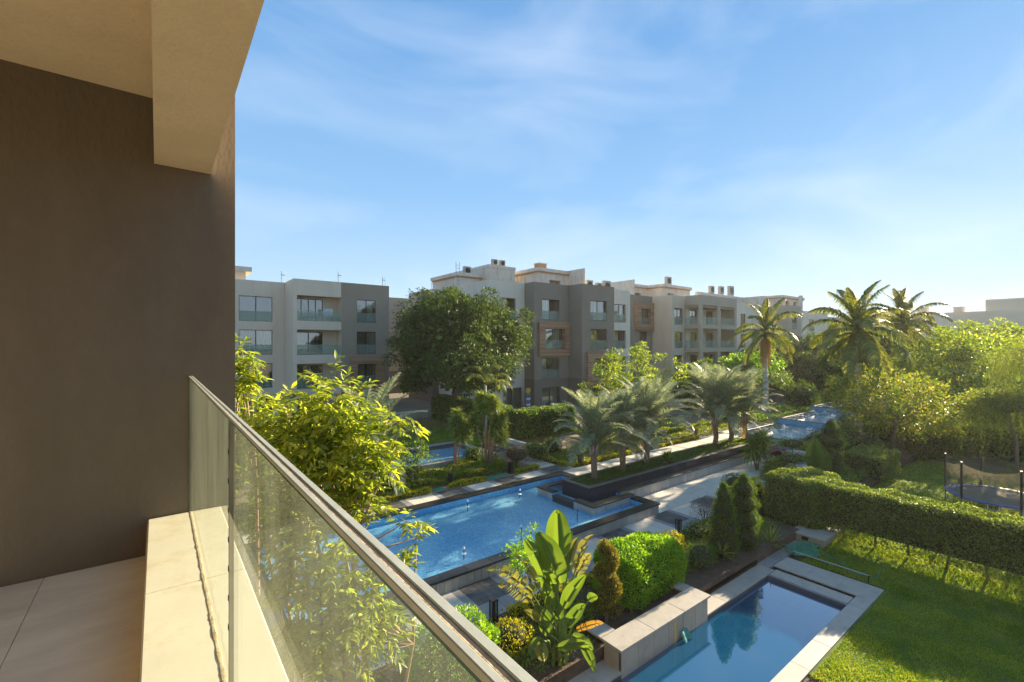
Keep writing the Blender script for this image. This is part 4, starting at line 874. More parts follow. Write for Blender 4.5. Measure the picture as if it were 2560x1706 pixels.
def limb_tree(name, label, cat, base, c, rad, leafmat, nclump=60, per=70, crad=.9, leaf=.16, lw=.5, bark='bark', tr=.16, shell=.5, low=-1.0, seed=0, group=None, droop=.35, kind=4, nlimb=14, forks=1, trunk_top=None, core=0):
    t = thing(name, base, label, cat, group)
    P, dd, out, cc = crown_pts(c, rad, nclump, per, crad, shell, low, seed)
    r = np.random.default_rng(seed + 99); n = len(P)
    D = unit(dd * .7 + out * .5 + r.normal(size=(n, 3)) * .55 - np.array([0, 0, droop])); N = unit(out * .5 + np.array([0, 0, .8]) + r.normal(size=(n, 3)) * .5)
    L = leaf * r.uniform(.65, 1.35, n)
    leaves('crown', P, D, N, L, L * lw, leafmat, t, kind=kind)
    b = MB(); bv = Vector(base); cv = Vector(c); rr = random.Random(seed)
    tt = trunk_top if trunk_top is not None else cv.z - rad[2] * .35
    for f in range(forks):
        off = Vector((rr.uniform(-.3, .3), rr.uniform(-.3, .3), 0)) * (1 if forks > 1 else .2)
        top = Vector((bv.x + (cv.x - bv.x) * .6 + off.x * 2.2, bv.y + (cv.y - bv.y) * .6 + off.y * 2.2, tt))
        mid = bv.lerp(top, .5) + Vector((rr.uniform(-.15, .15), rr.uniform(-.15, .15), 0)) * (tr * 5)
        b.tube([bv + off * .25 - Vector((0, 0, .15)), mid, top], [tr * 1.25, tr * .9, tr * .65], M[bark], 8)
        for i in range(nlimb // forks):
            q = Vector(cc[rr.randrange(len(cc))]); s = mid.lerp(top, rr.uniform(.2, 1)); m_ = s.lerp(q, .5) + Vector((0, 0, rr.uniform(.0, .3) * rad[2]))
            b.tube([s, m_, s.lerp(q, .95)], [tr * .42, tr * .25, tr * .08], M[bark], 5)
    b.build('trunk', t, smooth=True)
    if core:
        b = MB(); q2 = leafmat
        rr2 = np.random.default_rng(seed + 7); n2 = 2600; d2 = unit(rr2.normal(size=(n2, 3))); P2 = np.array(c) + d2 * (rr2.random((n2, 1)) ** .4) * np.array(rad) * core
        leaves('inner_foliage', P2, rdir(n2), rdir(n2), leaf * 2.6, leaf * 1.9, leafmat, t)
    return t
def surf_box(x0, x1, y0, y1, z0, z1, dens, faces='tnswe', rnd=.25, r=rng):
    """points on the faces of a clipped hedge, edges rounded, surface gently uneven"""
    Ps, Ns = [], []
    ar = {'t': (x1 - x0) * (y1 - y0), 'n': (x1 - x0) * (z1 - z0), 's': (x1 - x0) * (z1 - z0), 'e': (y1 - y0) * (z1 - z0), 'w': (y1 - y0) * (z1 - z0)}
    for f in faces:
        n = int(ar[f] * dens); u, v = r.random(n), r.random(n)
        X = x0 + (x1 - x0) * u; Y = y0 + (y1 - y0) * v; Z = z0 + (z1 - z0) * v; Yu = y0 + (y1 - y0) * u
        if f == 't': P = np.stack([X, Y, np.full(n, z1)], 1); N = [0, 0, 1]
        if f == 'n': P = np.stack([X, np.full(n, y1), Z], 1); N = [0, 1, 0]
        if f == 's': P = np.stack([X, np.full(n, y0), Z], 1); N = [0, -1, 0]
        if f == 'e': P = np.stack([np.full(n, x1), Yu, Z], 1); N = [1, 0, 0]
        if f == 'w': P = np.stack([np.full(n, x0), Yu, Z], 1); N = [-1, 0, 0]
        Ps.append(P); Ns.append(np.tile(np.array(N, float), (n, 1)))
    P = np.concatenate(Ps); N = np.concatenate(Ns)
    # round the box
    lo = np.array([x0 + rnd, y0 + rnd, z0]); hi = np.array([x1 - rnd, y1 - rnd, z1 - rnd]); q = np.clip(P, lo, hi); dlt = P - q
    ln = np.linalg.norm(dlt, axis=1, keepdims=True); big = ln[:, 0] > rnd * .999
    P = np.where(ln > rnd, q + dlt / np.maximum(ln, 1e-6) * rnd, P); N = unit(N * .6 + dlt / max(rnd, .01) * .6)
    w = .04 * np.sin(P[:, 0] * 2.3 + P[:, 1] * 3.1) + .035 * np.sin(P[:, 1] * 5.7 + P[:, 2] * 4.3) + .03 * np.sin(P[:, 2] * 7.1 + P[:, 0] * 6.1)
    return P + N * w[:, None], N
def surf_ell(c, rad, n, low=-1.0, lump=.06, r=rng):
    d = unit(r.normal(size=(int(n * (2 if low > -.5 else 1.2)), 3))); d = d[d[:, 2] > low][:n]
    w = 1 + lump * (np.sin(d[:, 0] * 7 + c[0]) + np.sin(d[:, 1] * 8 + d[:, 2] * 5 + c[1])) * .7
    return np.array(c) + d * w[:, None] * np.array(rad), unit(d / np.array(rad))
def foliage(name, P, N, leaf, lw, mat, parent, depth=.12, spread=.7, kind=4, up=.2, out=.55):
    n = len(P); P = P - N * (rng.random(n) ** 1.5 * depth)[:, None]
    D = unit(N * out + rng.normal(size=(n, 3)) * spread + np.array([0, 0, up])); NN = unit(N + rng.normal(size=(n, 3)) * .6 + np.array([0, 0, .3]))
    L = leaf * rng.uniform(.6, 1.35, n)
    return leaves(name, P, D, NN, L, L * lw, mat, parent, kind=kind)
def core_ell(b, c, rad, mat, nu=14, nv=8):
    rings = []
    for i in range(nv + 1):
        th = math.pi * i / nv; rings.append([(c[0] + rad[0] * math.sin(th) * math.cos(2 * math.pi * j / nu), c[1] + rad[1] * math.sin(th) * math.sin(2 * math.pi * j / nu), c[2] + rad[2] * math.cos(th)) for j in range(nu)])
    for i in range(nv):
        for j in range(nu):
            q = [rings[i][j], rings[i][(j + 1) % nu], rings[i + 1][(j + 1) % nu], rings[i + 1][j]]
            b.face(q if 0 < i < nv - 1 else (q[1:] if i == 0 else q[:3]), mat)
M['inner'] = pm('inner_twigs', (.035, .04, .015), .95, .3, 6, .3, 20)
def hedge(label, x0, x1, y0, y1, z0, z1, leaf=.07, dens=650, mat='hedge', base=0, trunks=(), rnd=.2, cat='hedge', group=None, core=.16, faces='tnswe', depth=.14):
    t = thing('hedge', ((x0 + x1) / 2, (y0 + y1) / 2, base), label, cat, group)
    P, N = surf_box(x0, x1, y0, y1, z0, z1, dens, faces, rnd)
    if trunks:                      # thinner, raggeder skirt between the stems
        k = (P[:, 2] > z0 + .62 * (z1 - z0) * rng.random(len(P)) ** 3.4) | (rng.random(len(P)) < .5)
        P, N = P[k], N[k]
    foliage('foliage', P, N, leaf, .6, G[mat], t, depth)
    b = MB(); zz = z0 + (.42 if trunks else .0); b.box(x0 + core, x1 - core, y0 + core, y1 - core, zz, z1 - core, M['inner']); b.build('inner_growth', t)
    for (tx, ty) in trunks:
        b = MB(); b.tube([(tx, ty, base - .1), (tx + random.uniform(-.08, .08), ty + random.uniform(-.08, .08), z0 + .4), (tx, ty, z0 + 1.0)], [.05, .04, .03], M['bark'], 6)
        for k in range(4): an = random.uniform(0, 6.28); b.tube([(tx, ty, z0 + .25 + k * .08), (tx + .35 * math.cos(an), ty + .35 * math.sin(an), z0 + .8)], [.025, .01], M['bark'], 4)
        b.build('stem', t)
    return t
def shrub(name, label, c, rad, leaf, mat, n=1500, base=None, trunk=False, low=-.55, lw=.5, cat='shrub', group=None, lump=.08, depth=.12, spread=.7, up=.3, out=.55, ball=True, kind=4):
    bz = base if base is not None else c[2] - rad[2]
    t = thing(name, (c[0], c[1], bz), label, cat, group)
    P, N = surf_ell(c, rad, n, low, lump); foliage('foliage', P, N, leaf, lw, G[mat], t, depth, spread, up=up, out=out, kind=kind)
    b = MB()
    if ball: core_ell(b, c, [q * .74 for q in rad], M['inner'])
    if trunk or not ball:
        for k in range(1 if trunk == 1 else 6):
            b.tube([(c[0] + random.uniform(-.06, .06), c[1] + random.uniform(-.06, .06), bz - .05), (c[0] + random.uniform(-.4, .4) * rad[0] * (k > 0), c[1] + random.uniform(-.4, .4) * rad[1] * (k > 0), c[2])], [.04 if trunk == 1 else .022, .015], M['bark'], 5)
    b.build('stems', t)
    return t

# ---------- palms
def frond_mesh(name, L, elev, droop, nl, ll, mat, lw=.028, vee=.5, hang=.3, stemw=.03, seed=0, twist=0.0, petiole=.12, both=1):
    """one feather leaf growing along +X from the origin: arched rib and two rows of leaflets"""
    r = np.random.default_rng(seed); k = 14; s = np.linspace(0, 1, k + 1)
    ang = elev - droop * s ** 1.5; dx = np.cos(ang) * L / k; dz = np.sin(ang) * L / k
    X = np.concatenate([[0], np.cumsum(dx[:-1])]); Z = np.concatenate([[0], np.cumsum(dz[:-1])])
    b = MB(); b.tube([(X[i], twist * s[i] ** 2, Z[i]) for i in range(k + 1)], [stemw * (1 - .85 * q) for q in s], M['stem'], 4)
    sr = np.repeat(np.linspace(petiole, .995, nl), 2); sr = sr + r.normal(size=len(sr)) * .004; side = np.tile([1, -1], nl)
    px_ = np.interp(sr, s, X); pz = np.interp(sr, s, Z); py = twist * sr ** 2; a = np.interp(sr, s, ang)
    T = np.stack([np.cos(a), np.zeros_like(a), np.sin(a)], 1); U = np.stack([-np.sin(a), np.zeros_like(a), np.cos(a)], 1); S = np.zeros_like(T); S[:, 1] = side
    env = np.sin(np.clip((sr - petiole) / (1 - petiole) * .93 + .07, 0, 1) * math.pi) ** .55
    le = ll * env * r.uniform(.85, 1.12, len(sr))
    D0 = unit(T * (.55 + .5 * sr[:, None]) + S * .9 + U * vee + r.normal(size=T.shape) * .10)
    P = np.stack([px_, py, pz], 1); p1 = P + D0 * (le * .5)[:, None]; D1 = unit(D0 + np.array([0, 0, -1]) * hang * (1 + r.random(len(sr))[:, None])); p2 = p1 + D1 * (le * .5)[:, None]
    w = np.cross(D0, U); w = unit(w) * lw; 
    V = np.stack([P - w * .3, P + w * .3, p1 + w * .5, p1 - w * .5, p2], 1).reshape(-1, 3); n = len(sr)
    F = (np.array([[0, 1, 2], [0, 2, 3], [3, 2, 4]])[None] + (np.arange(n) * 5)[:, None, None]).reshape(-1, 3)
    nv = len(b.v); Ft = [f for f in b.f if len(f) == 4]; tri = [(f[0], f[1], f[2]) for f in Ft] + [(f[0], f[2], f[3]) for f in Ft]
    V = np.concatenate([np.array(b.v), V]); F = np.concatenate([np.array(tri), F + nv])
    me = np_mesh(name, V, F, [M['stem'], mat]); mi = np.ones(len(F), int); mi[:len(tri)] = 0; me.polygons.foreach_set('material_index', mi); me.update()
    return me
def put(name, me, parent, loc, rz, rx=0, s=1.0):
    o = bpy.data.objects.new(name, me); COL.objects.link(o); o.parent = parent; o.location = loc; o.rotation_euler = (rx, 0, rz); o.scale = (s, s, s)
    return o
PALMF = []
for e_, d_ in ((86, 46), (79, 58), (70, 74), (60, 88), (47, 100), (31, 100)):
    for q in range(2): PALMF.append(frond_mesh('palm_frond', 3.15 * (1.06 if e_ > 60 else .98), R(e_), R(d_ + 8 * q), 86, .58, G['palm'], .028, .45, .35, .024, seed=e_ + q, twist=.3 * (-1) ** q, petiole=.14))
DRYF = frond_mesh('palm_frond', 1.9, R(-25), R(45), 50, .4, G['palm_dry'], .022, .2, .8, .018, seed=5)
def silver_palm(x, y, h, label, s=1.0, n=30, group='silvery feather palms in the black planter', seed=0, dry=0, rtr=.15, base=.8, name='palm_tree'):
    t = thing(name, (x, y, base), label, 'palm', group); rr = random.Random(seed)
    b = MB(); pts = []; rad = []
    m = 22
    for i in range(m + 1):
        z = h * i / m; pts.append((0.03 * math.sin(i * .5 + seed), .03 * math.cos(i * .4), z - .05)); rad.append(rtr * (1.12 - .12 * i / m + (.07 if i % 2 else 0)) * (1.25 if i > m - 4 else 1))
    b.tube(pts, rad, M['palm_bark'], 10)
    for i in range(26):                # grey leaf bases wrapping the crown
        an = i * 2.4; z = h - .42 + .022 * i; b.tube([(rtr * 1.0 * math.cos(an), rtr * 1.0 * math.sin(an), z - .12), (rtr * 1.5 * math.cos(an), rtr * 1.5 * math.sin(an), z + .10), (rtr * 1.7 * math.cos(an), rtr * 1.7 * math.sin(an), z + .32)], [.05, .04, .02], M['bark_warm'] if i % 3 else M['royal_bark'], 4)
    o = bpy.data.objects.new('trunk', b.mesh('trunk')); COL.objects.link(o); o.parent = t
    for i in range(n):
        q = i / n; lv = min(5, int(6 * q ** 1.25)); me = PALMF[lv * 2 + (i % 2)]
        an = i * 2.39996 + rr.uniform(-.2, .2)
        put('frond', me, t, (.06 * math.cos(an), .06 * math.sin(an), h + .12 * (1 - q)), an, rr.uniform(-.22, .22), s * rr.uniform(.85, 1.1))
    for i in range(dry): put('frond', DRYF, t, (0, 0, h - .1), i * 1.1 + rr.random(), rr.uniform(-.2, .2), s * rr.uniform(.8, 1.1))
    return t
PL = ['silvery feather palm at the left end of the black planter', 'slender palm with browned fronds, second from the planter\'s left end', 'full silvery palm beside the spiky agave in the planter, third from the left', 'large palm with a thick grey leaf-base neck, fourth in the planter', 'palm just right of the thick-necked one, fifth in the planter', 'palm at the right end of the planter next to the churned pool']
for i, (x, y, h, s, n, d) in enumerate(((18.35, 16.67, 1.7, 1.0, 40, 0), (20.9, 16.83, 2.0, .95, 32, 6), (23.22, 16.91, 1.9, 1.08, 42, 2), (31.49, 17.1, 1.9, 1.25, 44, 1), (33.3, 16.9, 1.9, 1.15, 36, 3), (34.8, 16.6, 1.8, 1.1, 30, 5))):
    silver_palm(x, y, h, PL[i], s, n, seed=i, dry=d)
silver_palm(8.3, 22.3, 1.5, 'silvery palm behind the bright foreground tree, fronds arching over the bed', 1.35, 26, group=None, seed=11, dry=2, base=.48)
silver_palm(27.2, 18.9, .1, 'low silvery palm tuft behind the middle planter palms', .55, 14, group=None, seed=12, base=.45) if False else None
ROY = []
for e_, d_ in ((78, 55), (56, 90), (34, 100), (12, 92), (-12, 72), (-38, 46)):
    ROY.append(frond_mesh('royal_frond', 4.2, R(e_), R(d_), 84, .95, G['royal'], .085, .12, .95, .045, seed=e_ + 60, twist=.35, petiole=.06))
def royal_palm(x, y, z0, h, label, s=1.0, r0=.30, n=20, seed=0, fruit=True, shaft=1.6):
    t = thing('royal_palm', (x, y, z0), label, 'palm', 'tall royal palms'); rr = random.Random(seed)
    b = MB(); b.tube([(0, 0, -.2), (0, 0, .5), (0.03, 0, h * .4), (0, .03, h * .8), (0, 0, h)], [r0 * 1.25, r0 * 1.08, r0 * 1.05, r0 * .85, r0 * .78], M['royal_bark'], 12, False)
    for k in range(int(h / .55)): b.tube([(0, 0, k * .55), (0, 0, k * .55 + .05)], [r0 * 1.08 * (1 - .25 * k * .55 / h)] * 2, M['bark_warm'], 12, False)
    o = bpy.data.objects.new('trunk', b.mesh('trunk', True)); COL.objects.link(o); o.parent = t
    b = MB(); b.tube([(0, 0, h), (0, 0, h + shaft * .5), (0, 0, h + shaft)], [r0 * .85, r0 * .7, r0 * .45], M['crownshaft'], 10)
    o = bpy.data.objects.new('crownshaft', b.mesh('crownshaft', True)); COL.objects.link(o); o.parent = t
    if fruit:
        b = MB()
        for k in range(150):
            an = rr.uniform(0, 6.28); q = rr.uniform(.3, 1); z = h + shaft * .4 - rr.uniform(0, .4); rd = r0 * rr.uniform(.9, 1.9)
            b.tube([(r0 * .6 * math.cos(an), r0 * .6 * math.sin(an), z), (rd * math.cos(an), rd * math.sin(an), z - .5 * q), (rd * 1.1 * math.cos(an), rd * 1.1 * math.sin(an), z - 3.2 * q)], [.03, .025, .012], M['orange_fruit'], 3)
        o = bpy.data.objects.new('seed_strands', b.mesh('seed_strands')); COL.objects.link(o); o.parent = t
    for i in range(n):
        q = i / n; me = ROY[min(5, int(q * 6))]; an = i * 2.39996 + rr.uniform(-.25, .25) + seed
        put('frond', me, t, (0, 0, h + shaft - .1 - .25 * q), an, rr.uniform(-.3, .3), s * rr.uniform(.88, 1.08))
    b = MB(); b.tube([(0, 0, h + shaft), (0.05, 0.03, h + shaft + 2.2 * s)], [.06, .01], M['crownshaft'], 5); o = bpy.data.objects.new('spear_leaf', b.mesh('spear_leaf')); COL.objects.link(o); o.parent = t
    return t
royal_palm(52.6, 22.9, .5, 7.6, 'tallest left royal palm with orange seed strands hanging down its pale trunk', 1.0, .26, 22, 1, True)
royal_palm(45.8, 12.6, 0, 6.5, 'large royal palm in the centre right whose crown stands highest against the sky', 1.05, .28, 28, 2, False, 2.9)
royal_palm(70.5, 15.0, 0, 8.9, 'golden lit royal palm right of the highest one', 1.15, .34, 26, 3, False, 2.0)
royal_palm(79, 18.3, 0, 6.6, 'dim royal palm low behind the highest one', 1.0, .3, 16, 4, False)
royal_palm(98, 20.5, 0, 7.2, 'hazy slender royal palm farthest to the right', 1.2, .24, 16, 5, False)

# ---------- the big trees
limb_tree('ficus_tree', 'big dark green ficus tree between the two apartment blocks', 'tree', (21.8, 35.6, .9), (21.9, 36.2, 8.1), (6.4, 5.6, 4.9), G['dark'], 250, 190, 1.0, .25, .48, tr=.3, seed=3, low=-.8, forks=2, droop=.3, shell=.6, core=.85)
limb_tree('bright_tree', 'yellow-green tree with feathery leaves in front of the dark bays', 'tree', (30, 23.2, .5), (30.2, 23.3, 5.4), (3.5, 3.3, 2.6), G['yellowgreen'], 80, 110, .65, .20, .42, tr=.12, seed=5, forks=2, group='trees behind the planter palms')
limb_tree('bright_tree', 'round lime green tree left of the tall palm trunk', 'tree', (61, 28.5, .9), (61, 28.5, 4.6), (4.0, 3.6, 2.5), G['lime'], 70, 110, .8, .26, .5, tr=.15, seed=6, group='trees behind the planter palms')
for i, (x, y, z, rx, rz, mt, lb) in enumerate(((80, 29, 5.2, 6.5, 4.6, 'dark', 'dark ficus, left of the dense trees behind the royal palms'), (90, 27, 5.5, 7, 4.8, 'dark', 'dark ficus, middle of the dense trees behind the royal palms'), (72, 24.5, 3.4, 4.2, 3.0, 'dark', 'lower dark tree standing in front of the dense ficus trees'),
                                          (97, 21, 4.5, 6, 4.6, 'mid', 'mid green tree behind the highest royal palm'), (66, 30, 4.2, 3.6, 3.8, 'dark', 'dark tree close behind the round lime tree'), (106, 30, 6.0, 7.5, 5.2, 'mid', 'hazy green tree filling the gap before the far block'), (118, 16.5, 5.2, 7, 5, 'mid', 'distant hazy tree right of the farthest royal palm'), (48, 27.5, 3.3, 3.2, 2.6, 'mid', 'small green tree below the open balconies'))):
    limb_tree('garden_tree', lb, 'tree', (x, y, .5), (x, y, z), (rx, rx, rz), G[mt], 90, 95, rx * .19, .34, .5, tr=.2, seed=20 + i, core=.85, group='dense trees beyond the pools')
limb_tree('orange_tipped_tree', 'spreading tree with orange tipped new leaves right of the churned pools', 'tree', (42.4, 9.7, 0), (42.6, 9.7, 3.7), (4.0, 4.2, 2.4), G['orange'], 130, 120, .75, .20, .42, tr=.12, seed=31, shell=.35, droop=.2, forks=2)
limb_tree('garden_tree', 'large sunlit green tree on the right in front of the tan block', 'tree', (68.7, 9.6, -.2), (68.7, 10.2, 4.6), (7.2, 6.6, 4.6), G['yellowgreen'], 150, 120, 1.25, .34, .48, tr=.25, seed=32, shell=.45, low=-.7)
limb_tree('garden_tree', 'flat topped green tree farther back on the right', 'tree', (104, 11.5, -.2), (104, 11.5, 8.4), (7.5, 6, 3.2), G['yellowgreen'], 80, 100, 1.4, .42, .5, tr=.3, seed=33)
limb_tree('garden_tree', 'dark green tree under the sunlit one at the right', 'tree', (60, 5.0, -.2), (60, 5.5, 2.6), (5, 5, 2.9), G['mid'], 90, 100, 1.0, .28, .5, tr=.2, seed=34)
limb_tree('garden_tree', 'shadowed green tree behind the weeping one', 'tree', (78, 1.5, -.2), (78, 2, 4.4), (7, 7, 4.4), G['mid'], 100, 100, 1.3, .36, .5, tr=.2, seed=35)
for i, (x, y, lb) in enumerate(((36.6, 11.7, 'dark shrub mass under the orange tipped tree, left'), (39.5, 11.0, 'dark shrub mass under the orange tipped tree, right'), (48.5, 11.5, 'dark shrub behind the orange tipped tree'))):
    shrub('dense_shrub', lb, (x, y, .95), (1.6, 1.4, 1.15), .14, 'dark', 1800, 0, cat='shrub')

# weeping trees: long hanging strands
def weeping(label, base, c, rad, nstr, smax, seed=0, tr=.14):
    t = thing('weeping_tree', base, label, 'tree', 'weeping trees on the right'); r = np.random.default_rng(seed)
    d = unit(np.abs(r.normal(size=(nstr, 3))) * np.sign(r.normal(size=(nstr, 3))) + np.array([0, 0, .6])); d[:, 2] = np.abs(d[:, 2]); d = unit(d)
    S = np.array(c) + d * np.array(rad) * r.uniform(.75, 1.03, (nstr, 1)); Ls = smax * r.uniform(.35, 1, nstr) * (.45 + .75 * (1 - d[:, 2]))
    Ls = np.minimum(Ls, S[:, 2] - base[2] - .3)
    per = 34; P = np.repeat(S, per, 0); q = np.tile(np.linspace(0, 1, per), nstr); out = np.repeat(d * np.array([1, 1, 0]), per, 0)
    P = P + out * (.35 * np.sin(q * 1.6))[:, None] - np.array([0, 0, 1]) * (q * np.repeat(Ls, per))[:, None] + r.normal(size=P.shape) * .035
    D = unit(r.normal(size=P.shape) * .45 + np.array([0, 0, -1.0])); leaves('crown', P, D, rdir(len(P)), .17 * r.uniform(.7, 1.3, len(P)), .035, G['weeping'], t)
    b = MB(); cv = Vector(c); b.tube([base, (base[0], base[1], cv.z * .5), (c[0], c[1], cv.z)], [tr, tr * .8, tr * .5], M['bark'], 7)
    for k in range(26):
        e = Vector(S[r.integers(nstr)]); m_ = cv.lerp(e, .5) + Vector((0, 0, .3)); b.tube([cv, m_, e], [tr * .4, tr * .2, .015], M['bark'], 4)
    b.build('trunk', t, smooth=True)
    P2 = np.array(c) + d[:nstr] * np.array(rad) * r.uniform(.6, 1.0, (nstr, 1)); P2 = np.repeat(P2, 5, 0) + r.normal(size=(nstr * 5, 3)) * .15
    leaves('upper_foliage', P2, unit(r.normal(size=P2.shape) + np.array([0, 0, -.4])), rdir(len(P2), .5), .16, .045, G['weeping'], t)
weeping('low weeping tree with a dome of hanging strands over the back hedge', (43.4, 3.6, -.3), (43.4, 4.0, 3.6), (2.4, 2.8, 1.7), 560, 2.7, 1)
weeping('tall weeping tree at the right edge of the picture', (52.5, 2.0, -.2), (53.0, 1.6, 6.4), (4.5, 4.3, 2.9), 620, 4.4, 2, .2)

# ---------- hedges
tk = [(23.25, 8.0 - 1.08 * k) for k in range(17)]
hedge('long clipped hedge on bare stems casting its shadow over the right hand lawn', 22.62, 23.85, -11, 8.0, -.1, 2.0, .075, 900, trunks=tk, base=-.3, rnd=.16)
hedge('broad clipped hedge block at the corner behind the utility box', 22.25, 25.2, 7.6, 9.8, -.1, 2.02, .075, 900, base=-.3, rnd=.3)
hedge('low clipped hedge cube behind the corner hedge', 33.6, 37.2, 8.0, 10.2, .0, 1.35, .09, 420, base=-.3, rnd=.3)
hedge('tall dark back hedge behind the trampoline', 47.5, 48.9, -14, 8.4, -.2, 2.05, .11, 330, base=-.3, trunks=[(48.2, 7.5 - k * 1.6) for k in range(12)])
hedge('short back hedge piece left of the weeping strands', 43.6, 45.2, 6.3, 9.3, -.2, 2.0, .11, 420, base=-.3)
hedge('bright green unclipped hedge in front of the table and chairs', 21.3, 27.3, 26.6, 28.1, .9, 3.0, .13, 420, 'mid', base=.9, rnd=.45, depth=.3)
hedge('dark green hedge running back along the left lawn', 20.6, 22.2, 28.1, 39.6, .9, 3.2, .14, 300, 'mid', base=.9, rnd=.5, depth=.3)
hedge('clipped low hedge beside the farthest pool', 50, 66, 21.2, 22.6, .5, 1.3, .12, 200, 'mid', base=.49)

# ---------- the bright tree just outside the balcony
def sprays(name, pts, mat, parent, seed=0, nleaf=11, ll=.17, lw=.30, size=.34, up=.25):
    """short drooping twigs each carrying a fan of narrow leaflets"""
    r = np.random.default_rng(seed); P0 = np.array(pts); n = len(P0)
    A = unit(r.normal(size=(n, 3)) * np.array([1, 1, .55]) + np.array([0, 0, up])); k = nleaf
    q = np.tile(np.linspace(.12, 1, k), n); P = np.repeat(P0, k, 0) + np.repeat(A, k, 0) * (q * size)[:, None] - np.array([0, 0, 1]) * (.22 * size * q ** 2)[:, None]
    side = unit(np.cross(np.repeat(A, k, 0), np.array([0, 0, 1.0]) + r.normal(size=(n * k, 3)) * .25)) * np.where(np.arange(n * k) % 2, 1, -1)[:, None]
    last = (np.arange(n * k) % k == k - 1)[:, None]
    D = unit(np.repeat(A, k, 0) * np.where(last, 2.0, .75) + side * np.where(last, 0, 1.0) + np.array([0, 0, -.30]) + r.normal(size=P.shape) * .16)
    N = unit(np.array([0, 0, 1.0]) + r.normal(size=P.shape) * .45)
    L = ll * r.uniform(.65, 1.25, n * k)
    o = leaves(name, P, D, N, L, L * lw, mat, parent, kind=6, droop=.16)
    return o
def px_tree(name, label, base, blobs, mat, nper, seed, ll=.17, size=.34, stems=5, cat='tree', group=None, lw=.30, nleaf=11, r0=.045):
    """blobs: (px, py, distance, radius px) of leaf masses read off the photograph and placed in depth"""
    t = thing(name, base, label, cat, group); r = np.random.default_rng(seed); pts = []; cen = []
    for (px, py, d, rp) in blobs:
        c = np.array(at(px, py, d)); rad = rp * d / FPX; cen.append((c, rad)); m = max(3, int(nper * rp * rp / 2500))
        dd = unit(r.normal(size=(m, 3))); pts += list(c + dd * (r.random(m) ** .5)[:, None] * rad * np.array([1, 1, 1.0]))
    sprays('crown', pts, mat, t, seed, nleaf, ll, lw, size)
    b = MB(); bv = Vector(base); rr = random.Random(seed); tops = []
    lowc = sum((Vector(c) for c, _ in cen), Vector()) / len(cen)
    for k in range(stems):
        off = Vector((rr.uniform(-.4, .4), rr.uniform(-.4, .4), 0)); top = Vector(cen[rr.randrange(len(cen))][0]) + Vector((0, 0, -.1))
        m1 = bv + off * .5 + Vector((0, 0, (top.z - bv.z) * .35)); m2 = bv.lerp(top, .65) + off * .5; m2.z = bv.z + (top.z - bv.z) * .72
        b.tube([bv + off * .2 - Vector((0, 0, .1)), m1, m2, top], [r0, r0 * .75, r0 * .5, .012], M['bark_warm'], 7); tops += [m1, m2]
    for c, rad in cen:
        c = Vector(c); s_ = min(tops, key=lambda v: (v - c).length + (2 if v.z > c.z else 0)); b.tube([s_, s_.lerp(c, .5) + Vector((0, 0, -.05)), c], [.022, .014, .006], M['bark_warm'], 5)
        for q in range(3):
            e = c + Vector((rr.uniform(-1, 1), rr.uniform(-1, 1), rr.uniform(-.5, 1))) * rad * .8; b.tube([c, e], [.008, .004], M['bark_warm'], 4)
    b.build('trunk', t, smooth=True)
    return t
px_tree('bright_leafed_tree', 'bright yellow-green tree rising right behind the glass railing', (2.35, 6.2, .0),
    [(838, 985, 6.4, 55), (800, 1020, 6.4, 50), (870, 1060, 6.4, 55), (820, 1100, 6.3, 70), (900, 1130, 6.4, 60), (960, 1075, 6.6, 36), (1005, 1062, 6.7, 28), (935, 1180, 6.5, 50), (850, 1180, 6.3, 65), (750, 1110, 6.2, 60),
     (720, 1030, 6.6, 45), (660, 1040, 6.6, 45), (690, 1100, 6.4, 60), (770, 1200, 6.2, 60), (900, 1240, 6.4, 45), (870, 1290, 6.3, 40), (930, 1290, 6.5, 28), (1015, 1305, 6.8, 26), (1040, 1345, 6.9, 20),
     (690, 1210, 6.1, 55), (760, 1300, 6.1, 60), (720, 1390, 6.1, 55), (830, 1400, 6.2, 50), (900, 1460, 6.3, 50), (780, 1480, 6.1, 60), (870, 1560, 6.2, 55), (950, 1590, 6.4, 45), (820, 1640, 6.1, 60), (930, 1520, 6.3, 40), (980, 1420, 6.6, 38), (700, 1480, 6.0, 45), (740, 1580, 6.0, 45)],
    G['bright'], 25, 41,   .145, .33, lw=.36)
px_tree('bright_leafed_tree', 'leafy shrub tree spreading left behind the one at the railing', (2.0, 9.0, .0),
    [(610, 1040, 8.6, 35), (640, 1090, 8.6, 50), (600, 1120, 8.5, 45), (660, 1010, 8.8, 30), (700, 1060, 8.7, 40), (650, 1180, 8.4, 55), (700, 1250, 8.4, 55), (760, 1040, 8.8, 30), (640, 1280, 8.3, 50), (720, 1340, 8.3, 50)],
    G['bright'], 36, 42, .14, .32, 4)
px_tree('bright_leafed_tree', 'thin leafy shoot beside the edge of the taupe wall', (1.1, 8.3, .0),
    [(606, 880, 7.6, 18), (600, 925, 7.6, 28), (612, 960, 7.6, 18), (590, 985, 7.6, 20), (630, 975, 7.6, 11)], G['bright'], 110, 43, .13, .26, 2)
